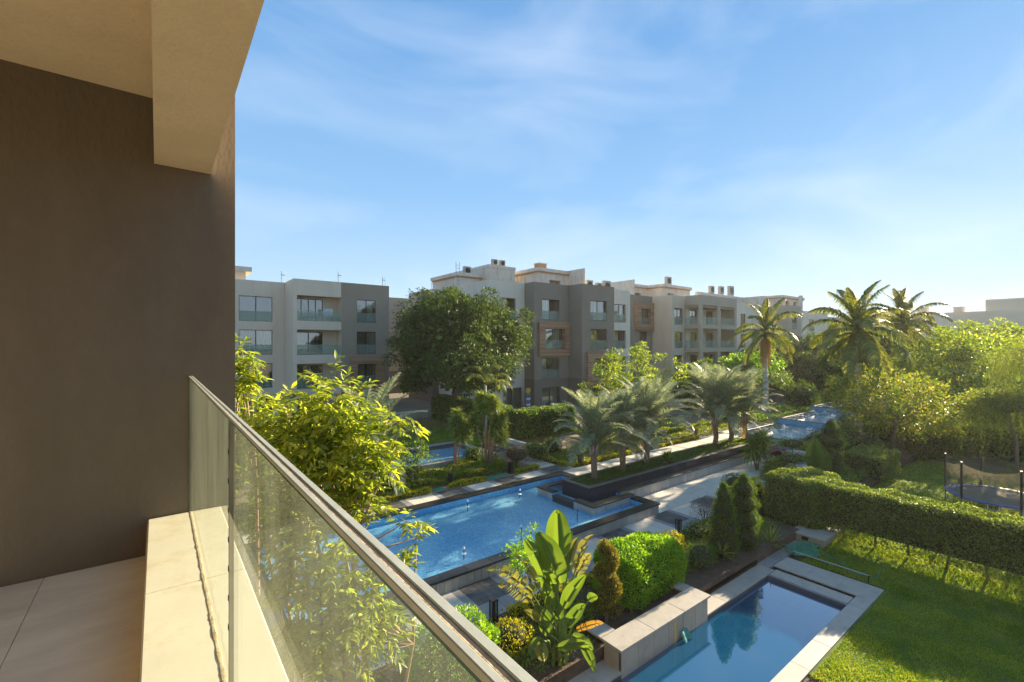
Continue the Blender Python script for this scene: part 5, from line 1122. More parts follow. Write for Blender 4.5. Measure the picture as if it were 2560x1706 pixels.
# ---------- bird of paradise with its paddle leaves, each leaf a part
def paddle_mesh(L, Wd, mat, bend=.5, tears=0, seed=0, fold=.25):
    r = random.Random(seed); n = 16; b = MB(); prof = lambda s: (math.sin(math.pi * min(1, s * .93 + .05) ** .72)) ** .62 * Wd * .5
    c = []
    for i in range(n + 1):
        s = i / n; a = bend * s * s; c.append(Vector((L * math.sin(a) * s * .6 + 0, 0, L * s * math.cos(a * .8))))
    for sd in (1, -1):
        tr_ = sorted(r.sample(range(2, n - 2), tears)) if tears else []
        i = 0; prev = None
        for i in range(n):
            s0, s1 = i / n, (i + 1) / n; w0, w1 = prof(s0), prof(s1); g = .0
            if i in tr_: g = .02 * L
            dz = Vector((0, 0, 1))
            curl = lambda w, s: Vector((-fold * w - .10 * math.sin(s * 9 + seed) * w, sd * w, .10 * w))
            if tears and tr_:
                seg = sum(1 for q in tr_ if q <= i); lean = .14 * math.sin(seg * 2.3 + seed)
            else: lean = 0
            off = Vector((lean * w0, 0, 0)); off1 = Vector((lean * w1, 0, 0))
            a0, a1 = c[i] + (dz * g), c[i + 1]; e0, e1 = c[i] + curl(w0, s0) + off + dz * g * 1.8, c[i + 1] + curl(w1, s1) + off1 - dz * g * .6
            m0, m1 = a0.lerp(e0, .5) + Vector((.02, 0, 0)), a1.lerp(e1, .5) + Vector((.02, 0, 0))
            b.face([a0, a1, m1, m0], mat); b.face([m0, m1, e1, e0], mat)
    b.tube([q + Vector((.004, 0, 0)) for q in c], [.016 * (1 - .8 * i / n) for i in range(n + 1)], M['stem'], 4)
    me = b.mesh('paddle_leaf', True); bm = bmesh.new(); bm.from_mesh(me); bmesh.ops.remove_doubles(bm, verts=bm.verts, dist=1e-4); bm.to_mesh(me); bm.free()
    return me
bp = thing('bird_of_paradise', (8.0, 8.5, .06), 'tall bird of paradise plant with big paddle leaves at the corner of the low wall', 'plant')
ROOT = Vector((8.0, 8.5, .1)); RV = Vector((CS, -SN, 0)); FV = Vector((SN, CS, 0))
def pleaf(px0, py0, px1, py1, d, Wd, mat='banana', bend=.4, tears=0, seed=0, face=0.0, d1=None, root=None):
    """blade from photo point 0 (base) to 1 (tip); petiole runs down to the root"""
    A = at(px0, py0, d); B = at(px1, py1, d1 or d); ax = (B - A); L = ax.length; Z = ax.normalized()
    toc = -(A.normalized() - Vector((0, 0, 0))); toc = (Vector((0, 0, 8)) - A).normalized()
    X = (toc - Z * toc.dot(Z)).normalized(); X = Matrix.Rotation(face, 3, Z) @ X; Y = Z.cross(X)
    me = paddle_mesh(L, Wd, G[mat], bend, tears, seed)
    o = bpy.data.objects.new('leaf', me); COL.objects.link(o); o.parent = bp; o.matrix_parent_inverse = wmat(bp).inverted()
    m = Matrix((X, Y, Z)).transposed().to_4x4(); m.translation = A; o.matrix_world = m; 
    loc, rot, sc = m.decompose(); o.location = loc; o.rotation_mode = 'QUATERNION'; o.rotation_quaternion = rot
    b = MB(); rt = (root or ROOT) + Vector((random.uniform(-.2, .2), random.uniform(-.2, .2), 0)); mid = rt.lerp(A, .55) + (Vector((0, 0, .25 * (A - rt).length)) * .4)
    b.tube([rt, mid, A + Z * .05], [.035, .024, .016], M['stem'], 6); q = b.build('petiole', o)
    q.matrix_parent_inverse = m.inverted()
for i, a in enumerate((
    (1400, 1395, 1392, 1270, 10.9, .62, 'banana', .15, 0, 1, .1), (1398, 1460, 1348, 1318, 10.6, .60, 'banana', .25, 1, 2, -.35), (1375, 1480, 1320, 1330, 10.8, .55, 'banana', .3, 2, 3, -.5),
    (1410, 1440, 1420, 1322, 11.1, .42, 'banana', .2, 0, 4, .7), (1420, 1430, 1436, 1336, 11.2, .40, 'banana_old', .25, 0, 5, .8), (1440, 1420, 1468, 1320, 11.5, .40, 'banana_old', .4, 3, 6, .9), (1440, 1440, 1475, 1376, 11.6, .35, 'banana_old', .3, 3, 7, .4),
    (1330, 1480, 1216, 1388, 10.8, .40, 'banana_old', .5, 8, 8, -.6), (1328, 1500, 1240, 1440, 10.9, .42, 'banana_old', .5, 9, 9, -.4), (1345, 1470, 1298, 1360, 10.7, .30, 'banana_old', .5, 6, 10, -.9),
    (1408, 1520, 1460, 1425, 10.8, .36, 'banana', .3, 0, 11, .5), (1400, 1550, 1375, 1480, 10.6, .30, 'banana', .3, 0, 12, -.4), (1420, 1568, 1460, 1500, 10.9, .34, 'banana', .3, 0, 13, .5), (1380, 1560, 1335, 1500, 10.7, .26, 'banana', .4, 0, 14, -.6),
    (1442, 1575, 1512, 1548, 11.2, .17, 'banana_orange', .5, 4, 15, .3), (1395, 1620, 1480, 1602, 10.7, .24, 'banana', .5, 0, 16, .3), (1360, 1600, 1322, 1640, 10.5, .34, 'banana', .8, 0, 17, -.3), (1350, 1610, 1358, 1652, 10.4, .30, 'banana_old', .9, 0, 18, -.1),
    (1455, 1610, 1492, 1668, 10.7, .24, 'banana', .8, 2, 19, .4), (1355, 1560, 1310, 1512, 10.8, .24, 'banana_old', .4, 0, 20, -.7), (1430, 1590, 1485, 1615, 10.8, .26, 'banana', .6, 0, 21, .4), (1375, 1590, 1350, 1545, 10.6, .3, 'banana', .3, 0, 22, -.3),
    (1470, 1500, 1494, 1487, 11.5, .26, 'banana', .4, 0, 23, .6), (1380, 1530, 1362, 1450, 10.5, .28, 'banana', .2, 0, 24, -.2))):
    pleaf(*a[:10], face=a[10])
b = MB()
for k in range(14): an = k * .7; b.tube([ROOT + Vector((.25 * math.cos(an), .25 * math.sin(an), -.1)), ROOT + Vector((.16 * math.cos(an), .16 * math.sin(an), .9 + .05 * k))], [.05, .03], M['stem'], 6)
b.build('stems', bp)

# ---------- clipped shrubs and topiary on this side
def spiral(label, x, y, z0, h, r, mat, turns, lobes, name='spiral_topiary'):
    t = thing(name, (x, y, z0), label, 'topiary'); Ps, Ns = [], []; b = MB(); n = 7 if turns else len(lobes)
    if turns:
        for i in range(26):
            s = i / 25; an = s * turns * 2 * math.pi; rr_ = r * (.60 - .22 * s); c = (x + rr_ * .55 * math.cos(an), y + rr_ * .55 * math.sin(an), z0 + .35 + (h - .62) * s)
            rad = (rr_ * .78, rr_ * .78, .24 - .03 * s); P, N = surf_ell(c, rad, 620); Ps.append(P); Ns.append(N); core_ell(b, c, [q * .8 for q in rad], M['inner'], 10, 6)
    else:
        for (cz, rr_, rz) in lobes:
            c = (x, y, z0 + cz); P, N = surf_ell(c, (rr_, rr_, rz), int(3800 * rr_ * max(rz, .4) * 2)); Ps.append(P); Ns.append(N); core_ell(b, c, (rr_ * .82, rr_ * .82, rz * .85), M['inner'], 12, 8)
    P = np.concatenate(Ps); N = np.concatenate(Ns); foliage('foliage', P, N, .075, .32, G[mat], t, .08, .45, up=.7)
    b.build('inner_growth', t); b = MB(); b.tube([(x, y, z0 - .1), (x, y, z0 + h * .8)], [.05, .03], M['bark'], 6); b.build('stem', t)
spiral('bronze and gold spiral topiary beside the lime bush', 10.15, 8.75, .06, 2.35, .62, 'spiral', 2.2, ())
spiral('narrow pointed dark conifer, left of the pair by the corner hedge', 16.7, 8.75, .06, 2.8, .5, 'cypress', 0, ((.55, .52, .6), (1.2, .50, .55), (1.75, .42, .5), (2.2, .28, .5), (2.55, .14, .3)), 'conifer')
spiral('tiered dark conifer, right of the pair by the corner hedge', 18.15, 8.7, .06, 2.8, .55, 'cypress', 0, ((.5, .62, .55), (1.15, .58, .42), (1.75, .52, .38), (2.3, .42, .38), (2.65, .2, .25)), 'conifer')
t = thing('lime_bush', (12.4, 9.3, .06), 'bright lime green clipped bush between the spiral topiary and the conifers', 'shrub')
P, N = surf_box(10.95, 13.9, 8.45, 10.2, .15, 1.55, 1150, 'tnswe', .5); foliage('foliage', P, N, .085, .45, G['lime'], t, .2, .7, up=.6, out=.7)
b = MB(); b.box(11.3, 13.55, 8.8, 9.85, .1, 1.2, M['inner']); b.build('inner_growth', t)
shrub('lime_bush', 'lime green bush seen through the lower part of the glass railing', (5.5, 9.4, .8), (1.15, .9, .85), .09, 'lime', 4600, .0, lw=.42)
shrub('ball_topiary', 'dark green ball shaped topiary beside the walkway', (23.4, 11.6, .75), (.72, .72, .68), .06, 'dark', 2600, .0, cat='topiary', low=-.9, trunk=1)
shrub('dry_red_shrub', 'dark reddish half bare shrub by the walkway bollards', (18.9, 10.75, .75), (.62, .62, .62), .06, 'purple', 1300, .0, ball=False, depth=.45, lw=.4, low=-.9)
shrub('flowering_shrub', 'rounded shrub covered in pink blossom near the churned pool', (31.0, 12.75, .75), (.75, .75, .7), .08, 'pink', 1500, .0)
shrub('mixed_shrub', 'dark leafy shrub in front of the left conifer', (15.3, 8.9, .45), (.75, .45, .5), .13, 'mid', 700, .0, lw=.22)
shrub('mixed_shrub', 'golden leaved shrub behind the lime bush', (15.2, 10.2, .45), (.9, .5, .45), .08, 'yellow', 1200, .0)
shrub('mixed_shrub', 'low green shrub at the foot of the reddish shrub', (17.6, 10.3, .35), (.9, .45, .38), .09, 'mid', 900, .0)
shrub('mixed_shrub', 'yellow blossomed shrub between the conifers and the ball topiary', (20.6, 10.4, .55), (.7, .5, .6), .11, 'yellow', 800, .0)
shrub('mixed_shrub', 'tall canna clump with yellow and red flowers by the corner hedge', (22.9, 10.5, .75), (1.0, .45, .75), .16, 'yellow', 900, .0, lw=.35)
shrub('mixed_shrub', 'golden groundcover mound beside the bird of paradise', (9.2, 10.2, .35), (.8, .6, .38), .07, 'yellow', 1500, .0)
shrub('mixed_shrub', 'golden clipped mound to the left of the bird of paradise', (7.4, 9.6, .3), (.6, .6, .36), .07, 'yellow', 1300, .0)
shrub('mixed_shrub', 'green gold mound in front of the spiral topiary', (9.3, 9.2, .3), (.6, .4, .32), .07, 'ground', 1000, .0)
limb_tree('small_tree', 'small round leafed tree behind the bird of paradise', 'tree', (8.75, 10.35, .0), (8.75, 10.4, 1.75), (.62, .62, .75), G['lime'], 26, 60, .24, .085, .6, tr=.04, seed=51, nlimb=8, trunk_top=1.5)
# rosettes: dracaena, agave, yucca
def rosette(b_, c, n, L, w, mat, seed=0, lo=-.6, hi=1.3, droop=.5):
    r = np.random.default_rng(seed); an = r.random(n) * 2 * math.pi; el = r.uniform(lo, hi, n)
    D = np.stack([np.cos(an) * np.cos(el), np.sin(an) * np.cos(el), np.sin(el)], 1); P = np.tile(np.array(c, float), (n, 1)) + D * .04
    N = unit(np.cross(np.cross(D, [0, 0, 1.0]), D) + 1e-6); return P, D, N, L * r.uniform(.75, 1.15, n)
def rosettes(parent, name, heads, n, L, w, mat, seed=0, lo=-.7, hi=1.4, droop=.35):
    Ps = [rosette(None, c, n, L * s, w, mat, seed + i, lo, hi) for i, (c, s) in enumerate(heads)]
    P, D, N, Ls = [np.concatenate([q[k] for q in Ps]) for k in range(4)]
    return leaves(name, P, D, N, Ls, w, G[mat], parent, kind=6, droop=droop)
def dracaena(label, x, y, z0, stems, n=90, L=.55, w=.05, name='dracaena', seed=0, group=None):
    t = thing(name, (x, y, z0), label, 'plant', group); b = MB(); heads = []; rr = random.Random(seed)
    for (dx, dy, h) in stems:
        b.tube([(x + dx * .15, y + dy * .15, z0 - .05), (x + dx * .5 + rr.uniform(-.05, .05), y + dy * .5, z0 + h * .5), (x + dx, y + dy, z0 + h)], [.05, .04, .032], M['bark_warm'], 6)
        heads += [((x + dx, y + dy, z0 + h + q * .16), 1 - .12 * q) for q in range(-2, 2)]
    if stems[0][2] > .3: b.build('stems', t, smooth=True)
    rosettes(t, 'foliage', heads, n, L, w, 'dracaena', seed)
    return t
dracaena('twin stemmed dracaena tree in front of the small teal pool', 13.95, 23.8, .5, ((.0, -.3, 2.9), (.75, -.1, 2.5), (.35, .15, 3.2), (.2, -.5, 2.3)), 85, .55, .05, seed=1)
dracaena('tall clump of many stemmed dracaena right of the small teal pool', 15.7, 22.8, .5, ((-.6, .5, 3.0), (-.3, -.1, 3.7), (.0, .3, 4.2), (.35, -.2, 4.1), (.7, .1, 3.6), (.55, -.4, 2.9), (.2, -.5, 2.4), (.9, -.3, 3.1), (-.1, .6, 4.2), (.5, .4, 4.0), (.8, -.5, 2.0)), 70, .50, .05, seed=2)
dracaena('drooping dracaena standing at the end of the water channel', 30.3, 13.7, .0, ((0, 0, 1.6), (.3, -.2, 1.9), (-.2, .2, 1.35)), 90, .75, .06, seed=3)
dracaena('spiky pale green yucca below the pink blossom shrub', 29.4, 12.3, .0, ((0, 0, .6), (.2, .1, .4)), 90, .7, .07, seed=4)
for i, (x, y, z, L, n_, lb) in enumerate(((24.5, 16.35, .82, .75, 150, 'round spiky agave in the middle of the black planter'), (19.6, 8.35, -.2, .8, 46, 'small arching cycad at the foot of the tiered conifer'), (16.2, 8.55, .3, .45, 60, 'leafy oleander tuft in front of the left conifer'), (32.5, 9.5, -.25, 1.0, 60, 'fern like tuft beyond the corner hedge'))):
    t = thing('spiky_plant', (x, y, z), lb, 'plant'); rosettes(t, 'leaves', [((x, y, z + .1), 1)], n_, L, .05 if i != 1 else .07, 'dracaena', 60 + i, -.05, 1.45, .15)
    b = MB(); core_ell(b, (x, y, z + .05), (.12, .12, .1), M['inner'], 8, 5); b.build('base', t)
# banana leaf rising beyond the corner hedge, pom-pom topiary, pointed conifer
bn = thing('banana_plant', (29.5, 11.0, 0), 'single upright banana plant with broad leaves beyond the corner hedge', 'plant')
for i, (px0, py0, px1, py1, w_, fc) in enumerate(((2040, 1180, 2037, 1094, 1.0, .1), (2052, 1190, 2050, 1112, 1.15, -.3), (2070, 1200, 2074, 1160, .35, .4))):
    A = at(px0, py0, 27.5); B_ = at(px1, py1, 27.5); Z = (B_ - A).normalized(); X = (Vector((0, 0, 8)) - A).normalized(); X = (X - Z * X.dot(Z)).normalized(); X = Matrix.Rotation(fc, 3, Z) @ X; Y = Z.cross(X)
    o = bpy.data.objects.new('leaf', paddle_mesh((B_ - A).length, w_, G['banana'], .15, 0, i)); COL.objects.link(o); o.parent = bn; o.matrix_parent_inverse = wmat(bn).inverted(); o.rotation_mode = 'QUATERNION'
    m = Matrix((X, Y, Z)).transposed().to_4x4(); o.location = A; o.rotation_quaternion = m.to_quaternion()
    q = MB(); q.tube([(29.6 + i * .1, 10.9, -.05), A + Z * .1], [.09, .03], M['stem'], 6); q = q.build('petiole', bn)
spiral('pointed conifer above stacked clipped rounds behind the banana leaves', 32.1, 10.2, .0, 3.1, .75, 'cypress', 0, ((.5, .75, .5), (1.3, .7, .45), (2.2, .75, .5), (2.75, .5, .5), (3.15, .25, .35)), 'conifer')
shrub('cloud_topiary', 'flat clipped cloud topiary pad, upper one left of the banana leaves', (31.0, 11.9, 1.9), (1.0, .8, .32), .08, 'hedge', 1500, .0, cat='topiary', low=-1, trunk=1)
shrub('cloud_topiary', 'flat clipped cloud topiary pad, lower one left of the banana leaves', (30.3, 11.5, 1.15), (1.0, .8, .32), .08, 'hedge', 1500, .0, cat='topiary', low=-1, trunk=1)

# ---------- far garden planting
shrub('round_topiary', 'round dark clipped shrub beside the stone steps', (19.3, 22.6, 1.15), (.95, .85, .62), .08, 'hedge', 2200, .5, cat='topiary')
shrub('round_topiary', 'smaller round clipped shrub to the right of the one by the steps', (21.2, 23.1, 1.1), (.7, .65, .6), .08, 'hedge', 1500, .5, cat='topiary')
shrub('dry_shrub', 'pale brown dried ball shrub beside the stepping stones', (17.3, 22.0, 1.35), (.82, .82, .55), .06, 'brown', 2300, .5, low=-.9, depth=.3, trunk=3)
limb_tree('small_tree', 'small leaning round tree beside the silvery palm', 'tree', (10.3, 21.8, .5), (10.2, 22.1, 2.2), (1.25, 1.1, .85), G['mid'], 40, 80, .35, .10, .6, tr=.06, seed=52, nlimb=10, trunk_top=1.8)
shrub('mixed_shrub', 'dense green bush against the corner of the small teal pool', (15.7, 24.3, 1.0), (.7, .6, .6), .09, 'mid', 1300, .5)
def scatter(name, rects, z, n, leaf, mat, label, cat, hgt=.3, lump=.55, lw=.5, seed=0, patch=1.0):
    r = np.random.default_rng(seed); ar = np.array([(q[1] - q[0]) * (q[3] - q[2]) for q in rects]); k = r.choice(len(rects), n, p=ar / ar.sum()); R_ = np.array(rects)[k]
    X = R_[:, 0] + (R_[:, 1] - R_[:, 0]) * r.random(n); Y = R_[:, 2] + (R_[:, 3] - R_[:, 2]) * r.random(n)
    m_ = .5 + .5 * np.sin(X * 1.9 / patch + 1.3 * np.sin(Y * 1.7 / patch + seed)) * np.cos(Y * 2.3 / patch + seed) ; keep = r.random(n) < (1 - lump) + lump * m_ * 1.6
    X, Y, m_ = X[keep], Y[keep], m_[keep]; H = hgt * (.35 + .8 * m_) * r.random(len(X)) ** .5
    P = np.stack([X, Y, z + H], 1); D = unit(r.normal(size=P.shape) * .7 + np.array([0, 0, .6])); L = leaf * r.uniform(.6, 1.4, len(X))
    o = leaves(name, P, D, rdir(len(X), 1.0), L, L * lw, G[mat], None); return tag(o, label, cat, None, 'stuff')
scatter('ground_cover', [(3, 11.5, 21.3, 24.2), (11.5, 17.2, 21.5, 24.2)], .5, 52000, .10, 'ground', 'low mixed green and yellow ground cover along the far side of the pool', 'ground cover', .5, .5, seed=1)
scatter('ground_cover', [(20.0, 44, 20.3, 23.9)], .5, 26000, .11, 'ground', 'sparse weeds and herbs on dry soil behind the golden edging', 'ground cover', .28, .85, seed=2)
scatter('ground_cover', [(27.0, 38, 23.9, 26.5), (44, 62, 19.6, 24)], .5, 26000, .16, 'mid', 'loose green planting below the open balconies', 'ground cover', .9, .6, seed=3, patch=2.2)
scatter('ground_cover', [(PX0 + .25, PX1 - .25, PY0 + .25, PY1 - .25)], .80, 26000, .06, 'mid', 'small weeds growing over the soil of the black planter', 'ground cover', .20, .6, seed=4)
scatter('ground_cover', [(2, 21.6, 8.8, 10.8), (5, 9.2, 8.2, 8.9), (14, 21.6, 8.8, 10.8)], .06, 30000, .07, 'ground', 'mixed low planting in the bed between walkway and plunge pool', 'ground cover', .28, .75, seed=5)
scatter('ground_cover', [(22, 44, 10.0, 10.9), (26, 37, 8.7, 10.9)], .06, 26000, .13, 'mid', 'dense low greenery behind the corner hedge', 'ground cover', .6, .4, seed=6)
scatter('ground_cover', [(46, 120, 8.4, 14)], .06, 22000, .3, 'mid', 'distant undergrowth beneath the right hand trees', 'ground cover', 1.6, .4, seed=7, patch=3)
scatter('ground_cover', [(46, 120, 20, 23.9), (44, 130, -14, 8)], -.1, 30000, .32, 'dark', 'distant undergrowth on both sides of the farthest pools', 'ground cover', 1.3, .5, seed=8, patch=3)
scatter('ground_cover', [(3, 20, 37.2, 40.4), (16, 20.5, 34, 38)], .86, 9000, .16, 'straw', 'dry straw coloured growth along the far lawn edge', 'ground cover', .3, .5, lw=.15, seed=9)
def edging(label, x0, x1, y0, y1, z, h=.26, mat='yellow', n=900):
    t = thing('edging_hedge', ((x0 + x1) / 2, (y0 + y1) / 2, z), label, 'hedge', 'low golden edging hedges')
    P, N = surf_box(x0, x1, y0, y1, z, z + h, n, 'tnswe', .08); foliage('foliage', P, N, .065, .6, G[mat], t, .06, .8, up=.4)
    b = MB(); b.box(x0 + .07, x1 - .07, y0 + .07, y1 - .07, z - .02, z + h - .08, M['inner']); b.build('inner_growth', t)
edging('golden edging hedge at the left, nearest the silvery palm', 4.0, 11.0, 20.95, 21.3, .47)
edging('short golden edging hedge between the green drain covers', 12.1, 14.5, 20.98, 21.3, .47)
edging('golden edging hedge below the dried ball shrub', 16.5, 18.3, 21.0, 21.35, .47)
edging('golden edging hedge running back beside the stepping stones', 19.75, 20.1, 20.3, 24.6, .47, n=700)
edging('long golden edging hedge along the pale path behind the planter palms', 20.15, 27.0, 19.95, 20.3, .47)
edging('golden edging hedge past the gap, farther along the pale path', 28.6, 34.3, 19.97, 20.32, .47)
edging('golden edging hedge returning towards the open balconies', 34.0, 40.5, 22.4, 22.75, .47)
edging('golden border along the kerb of the planting by the walkway', 8.2, 21.0, 10.55, 10.85, .05, .22, n=700)

# ---------- lawns
def lawn(name, rects, z, n, h, label, seed=0, mat='grass', w=.012):
    r = np.random.default_rng(seed); ar = np.array([(q[1] - q[0]) * (q[3] - q[2]) for q in rects]); k = r.choice(len(rects), n, p=ar / ar.sum()); R_ = np.array(rects)[k]
    P = np.stack([R_[:, 0] + (R_[:, 1] - R_[:, 0]) * r.random(n), R_[:, 2] + (R_[:, 3] - R_[:, 2]) * r.random(n), np.full(n, z)], 1)
    D = unit(r.normal(size=P.shape) * .45 + np.array([0, 0, 1.0])); L = h * r.uniform(.5, 1.4, n) * (.8 + .35 * np.sin(P[:, 0] * 3.1) * np.sin(P[:, 1] * 2.7))
    S = unit(r.normal(size=P.shape) * np.array([1, 1, 0])) * w; V = np.stack([P - S, P + S, P + D * L[:, None]], 1).reshape(-1, 3); F = np.arange(3 * n).reshape(-1, 3)
    return tag(link(name, np_mesh(name, V, F, G[mat])), label, 'grass', None, 'stuff')
lawn('grass', [(12.9, 24.5, -3.5, 4.55), (19.55, 24.5, 4.55, 7.2)], -.30, 230000, .055, 'short lawn grass beside the plunge pool', 1, w=.011)
lawn('grass', [(24.9, 47, -6, 4.2), (29.9, 43.5, 4.2, 8.4)], -.31, 70000, .08, 'lawn grass around the trampoline', 2, w=.02)
lawn('grass', [(6.0, 20.4, 29.1, 38.3), (17.5, 20.4, 27.3, 29.1)], .88, 70000, .08, 'lawn grass behind the small teal pool', 3, w=.02)

def litter(name, rects, z, n, label, seed):
    r = np.random.default_rng(seed); ar = np.array([(q[1] - q[0]) * (q[3] - q[2]) for q in rects]); k = r.choice(len(rects), n, p=ar / ar.sum()); R_ = np.array(rects)[k]
    P = np.stack([R_[:, 0] + (R_[:, 1] - R_[:, 0]) * r.random(n), R_[:, 2] + (R_[:, 3] - R_[:, 2]) * r.random(n), z + .004 + .01 * r.random(n)], 1)
    D = unit(r.normal(size=P.shape) * np.array([1, 1, .08])); N = unit(np.array([0, 0, 1.0]) + r.normal(size=P.shape) * .2)
    return tag(leaves(name, P, D, N, .045 * r.uniform(.5, 1.5, n), .022, G['straw'], None), label, 'leaves', None, 'stuff')
litter('fallen_leaves', [(6, 36, 11.0, 13.0)], .0, 900, 'scattered dry leaves on the walkway beside the long pool', 3)
litter('fallen_leaves', [(13, 24, -2, 4.6), (19.6, 24, 4.6, 7.2)], -.27, 900, 'scattered dry leaves on the lawn by the plunge pool', 4)
# ---------- bollards, jets, trampoline, hose and the small things
def bollard(x, y, z, label, h=.62, flip=False):
    t = thing('bollard_light', (x, y, z), label, 'bollard', 'black bollard lights'); s = .075
    b = MB()
    for sx in (-1, 1):
        for sy in (-1, 1): b.box(x + sx * s - .018, x + sx * s + .018, y + sy * s - .018, y + sy * s + .018, z, z + h, M['black'])
    b.build('posts', t); b = MB(); b.box(x - .1, x + .1, y - .1, y + .1, z + h, z + h + .05, M['black']); b.build('cap', t); b = MB(); b.box(x - .045, x + .045, y - .045, y + .045, z, z + h * .92, M['frame']); b.build('lamp_core', t)
for (x, y, z, lb) in ((7.62, 10.75, .05, 'black bollard light left of the bird of paradise, nearest the camera'), (17.36, 11.05, 0, 'black bollard light between the lime bush and the reddish shrub'), (22.42, 11.3, 0, 'black bollard light beside the ball topiary'), (26.9, 11.4, 0, 'black bollard light behind the canna clump near the corner hedge'),
                      (12.4, 21.5, .48, 'black bollard light by the golden edging with the drain covers'), (16.31, 21.3, .48, 'black bollard light beside the dried ball shrub'), (20.75, 19.98, .48, 'black bollard light behind the first planter palm'), (25.8, 20.5, .48, 'black bollard light behind the second and third planter palms'), (34.7, 20.5, .48, 'black bollard light at the far end of the pale path')):
    bollard(x, y, z, lb)
for (x, y, hh, lb) in ((11.67, 18.6, .34, 'fountain nozzle at the far left of the long pool'), (14.77, 18.5, .28, 'fountain nozzle near the black weir of the long pool'), (11.65, 14.5, .46, 'tall fountain nozzle in the middle near side of the long pool'), (8.94, 14.5, .26, 'fountain nozzle nearest the glass railing'), (14.86, 14.5, .44, 'bare dark fountain pipe near the right arm of the long pool')):
    t = thing('fountain_jet', (x, y, .3), lb, 'fountain', 'small fountain nozzles in the long pool'); b = MB(); b.tube([(x, y, -.28), (x, y, .3 + hh * .75)], .018, M['black'], 6); b.build('nozzle', t)
    if 'bare' not in lb:
        b = MB(); core_ell(b, (x, y, .3 + hh * .8), (.045, .045, .06), M['foam'], 8, 5); b.build('spray', t); b = MB(); core_ell(b, (x, y, .31), (.10, .10, .012), M['foam'], 10, 4); b.build('foam_ring', t)
for i, (x, y, z) in enumerate(((41.8, 17.5, .62), (44.1, 17.6, .62), (41.9, 15.6, .62), (44.6, 15.8, .62), (40.2, 15.8, .62), (40.6, 16.9, .62), (52.1, 17.9, 1.02), (53.5, 17.5, 1.02), (49.6, 17.6, 1.02), (50.3, 16.2, 1.02), (51.8, 16.3, 1.02))):
    jl = ['far left jet of the churned turquoise pool', 'far right jet of the churned turquoise pool, near its dividing wall', 'middle jet of the churned turquoise pool, near side', 'right jet of the churned turquoise pool beside the conifer', 'nearest jet of the churned turquoise pool, by the overflow edge', 'left jet of the churned turquoise pool, by the overflow edge',
          'far left jet of the second raised pool', 'farthest jet of the second raised pool', 'nearest jet of the second raised pool, behind the dividing wall', 'near right jet of the second raised pool', 'rightmost jet of the second raised pool, by the orange tipped tree'][i]
    t = thing('fountain_jet', (x, y, z), jl, 'fountain', 'bubbling jets of the upper pools')
    r = random.Random(i); b = MB()
    for k in range(46):
        q = r.random(); an = r.uniform(0, 6.28); rd = .30 * q ** .8; s = r.uniform(.015, .045); core_ell(b, (x + rd * math.cos(an), y + rd * math.sin(an), z + .02 + .34 * (1 - q) * r.random()), (s, s, s * .8), M['foam'], 6, 4)
    b.build('spray', t, kind='stuff')
tx, ty, tz = 33.0, 3.3, -.3; tr_ = thing('trampoline', (tx, ty, tz), 'blue edged round trampoline with black net poles on the back lawn', 'trampoline'); RT = 1.95; zt = tz + .78
b = MB(); ring = [(tx + RT * math.cos(a), ty + RT * math.sin(a), zt) for a in np.linspace(0, 2 * math.pi, 41)[:-1]]; b.tube(ring, .03, M['steel'], 6, closed=True); b.build('rim', tr_)
b = MB(); nn = 40
for i in range(nn):
    a0, a1 = 2 * math.pi * i / nn, 2 * math.pi * (i + 1) / nn; p = lambda r_, a, z: (tx + r_ * math.cos(a), ty + r_ * math.sin(a), z)
    b.face([p(RT - .3, a0, zt + .045), p(RT + .04, a0, zt + .045), p(RT + .04, a1, zt + .045), p(RT - .3, a1, zt + .045)], M['blue_pad']); b.face([p(RT + .04, a0, zt + .045), p(RT + .04, a0, zt - .01), p(RT + .04, a1, zt - .01), p(RT + .04, a1, zt + .045)], M['blue_pad']); b.face([p(RT - .3, a0, zt + .045), p(RT - .3, a0, zt + .01), p(RT - .3, a1, zt + .01), p(RT - .3, a1, zt + .045)], M['blue_pad'])
b.build('edge_pad', tr_)
b = MB(); b.face([(tx + (RT - .28) * math.cos(2 * math.pi * i / nn), ty + (RT - .28) * math.sin(2 * math.pi * i / nn), zt + .015) for i in range(nn)], M['mat']); b.build('jumping_mat', tr_)
M['safety_net'] = glassm('safety_net', (.78, .76, .68), 1.01, .16, (.45, .40, .28)); netp = []
for k in range(6):
    a = k * math.pi / 3 + .45; X_, Y_ = tx + (RT + .05) * math.cos(a), ty + (RT + .05) * math.sin(a); netp.append(a)
    b = MB(); b.tube([(X_, Y_, tz), (X_, Y_, zt - .05)], .028, M['blue_pad'], 6); b.tube([(X_, Y_, zt - .05), (X_, Y_, zt + 1.75)], .045, M['black'], 7); b.build('pole', tr_)
b = MB(); m = 60
for i in range(m):
    a0, a1 = .45 + 2 * math.pi * i / m, .45 + 2 * math.pi * (i + 1) / m; sg = lambda q: zt + 1.66 - .20 * abs(math.sin((q - .45) * 3)); b.face([(tx + RT * math.cos(a0), ty + RT * math.sin(a0), zt + .05), (tx + RT * math.cos(a1), ty + RT * math.sin(a1), zt + .05), (tx + RT * math.cos(a1), ty + RT * math.sin(a1), sg(a1)), (tx + RT * math.cos(a0), ty + RT * math.sin(a0), sg(a0))], M['safety_net'])
b.build('net', tr_)
b = MB(); x0, y0 = tx - RT - .1, ty - .2
for d_ in (0, .38): b.tube([(x0 - .25, y0 + d_, tz), (x0, y0 + d_, zt - .02)], .02, M['steel'], 5)
for q in (.25, .5, .75): b.tube([(x0 - .25 + .25 * q, y0, tz + (zt - tz) * q), (x0 - .25 + .25 * q, y0 + .38, tz + (zt - tz) * q)], .02, M['steel'], 5)
b.build('ladder', tr_)
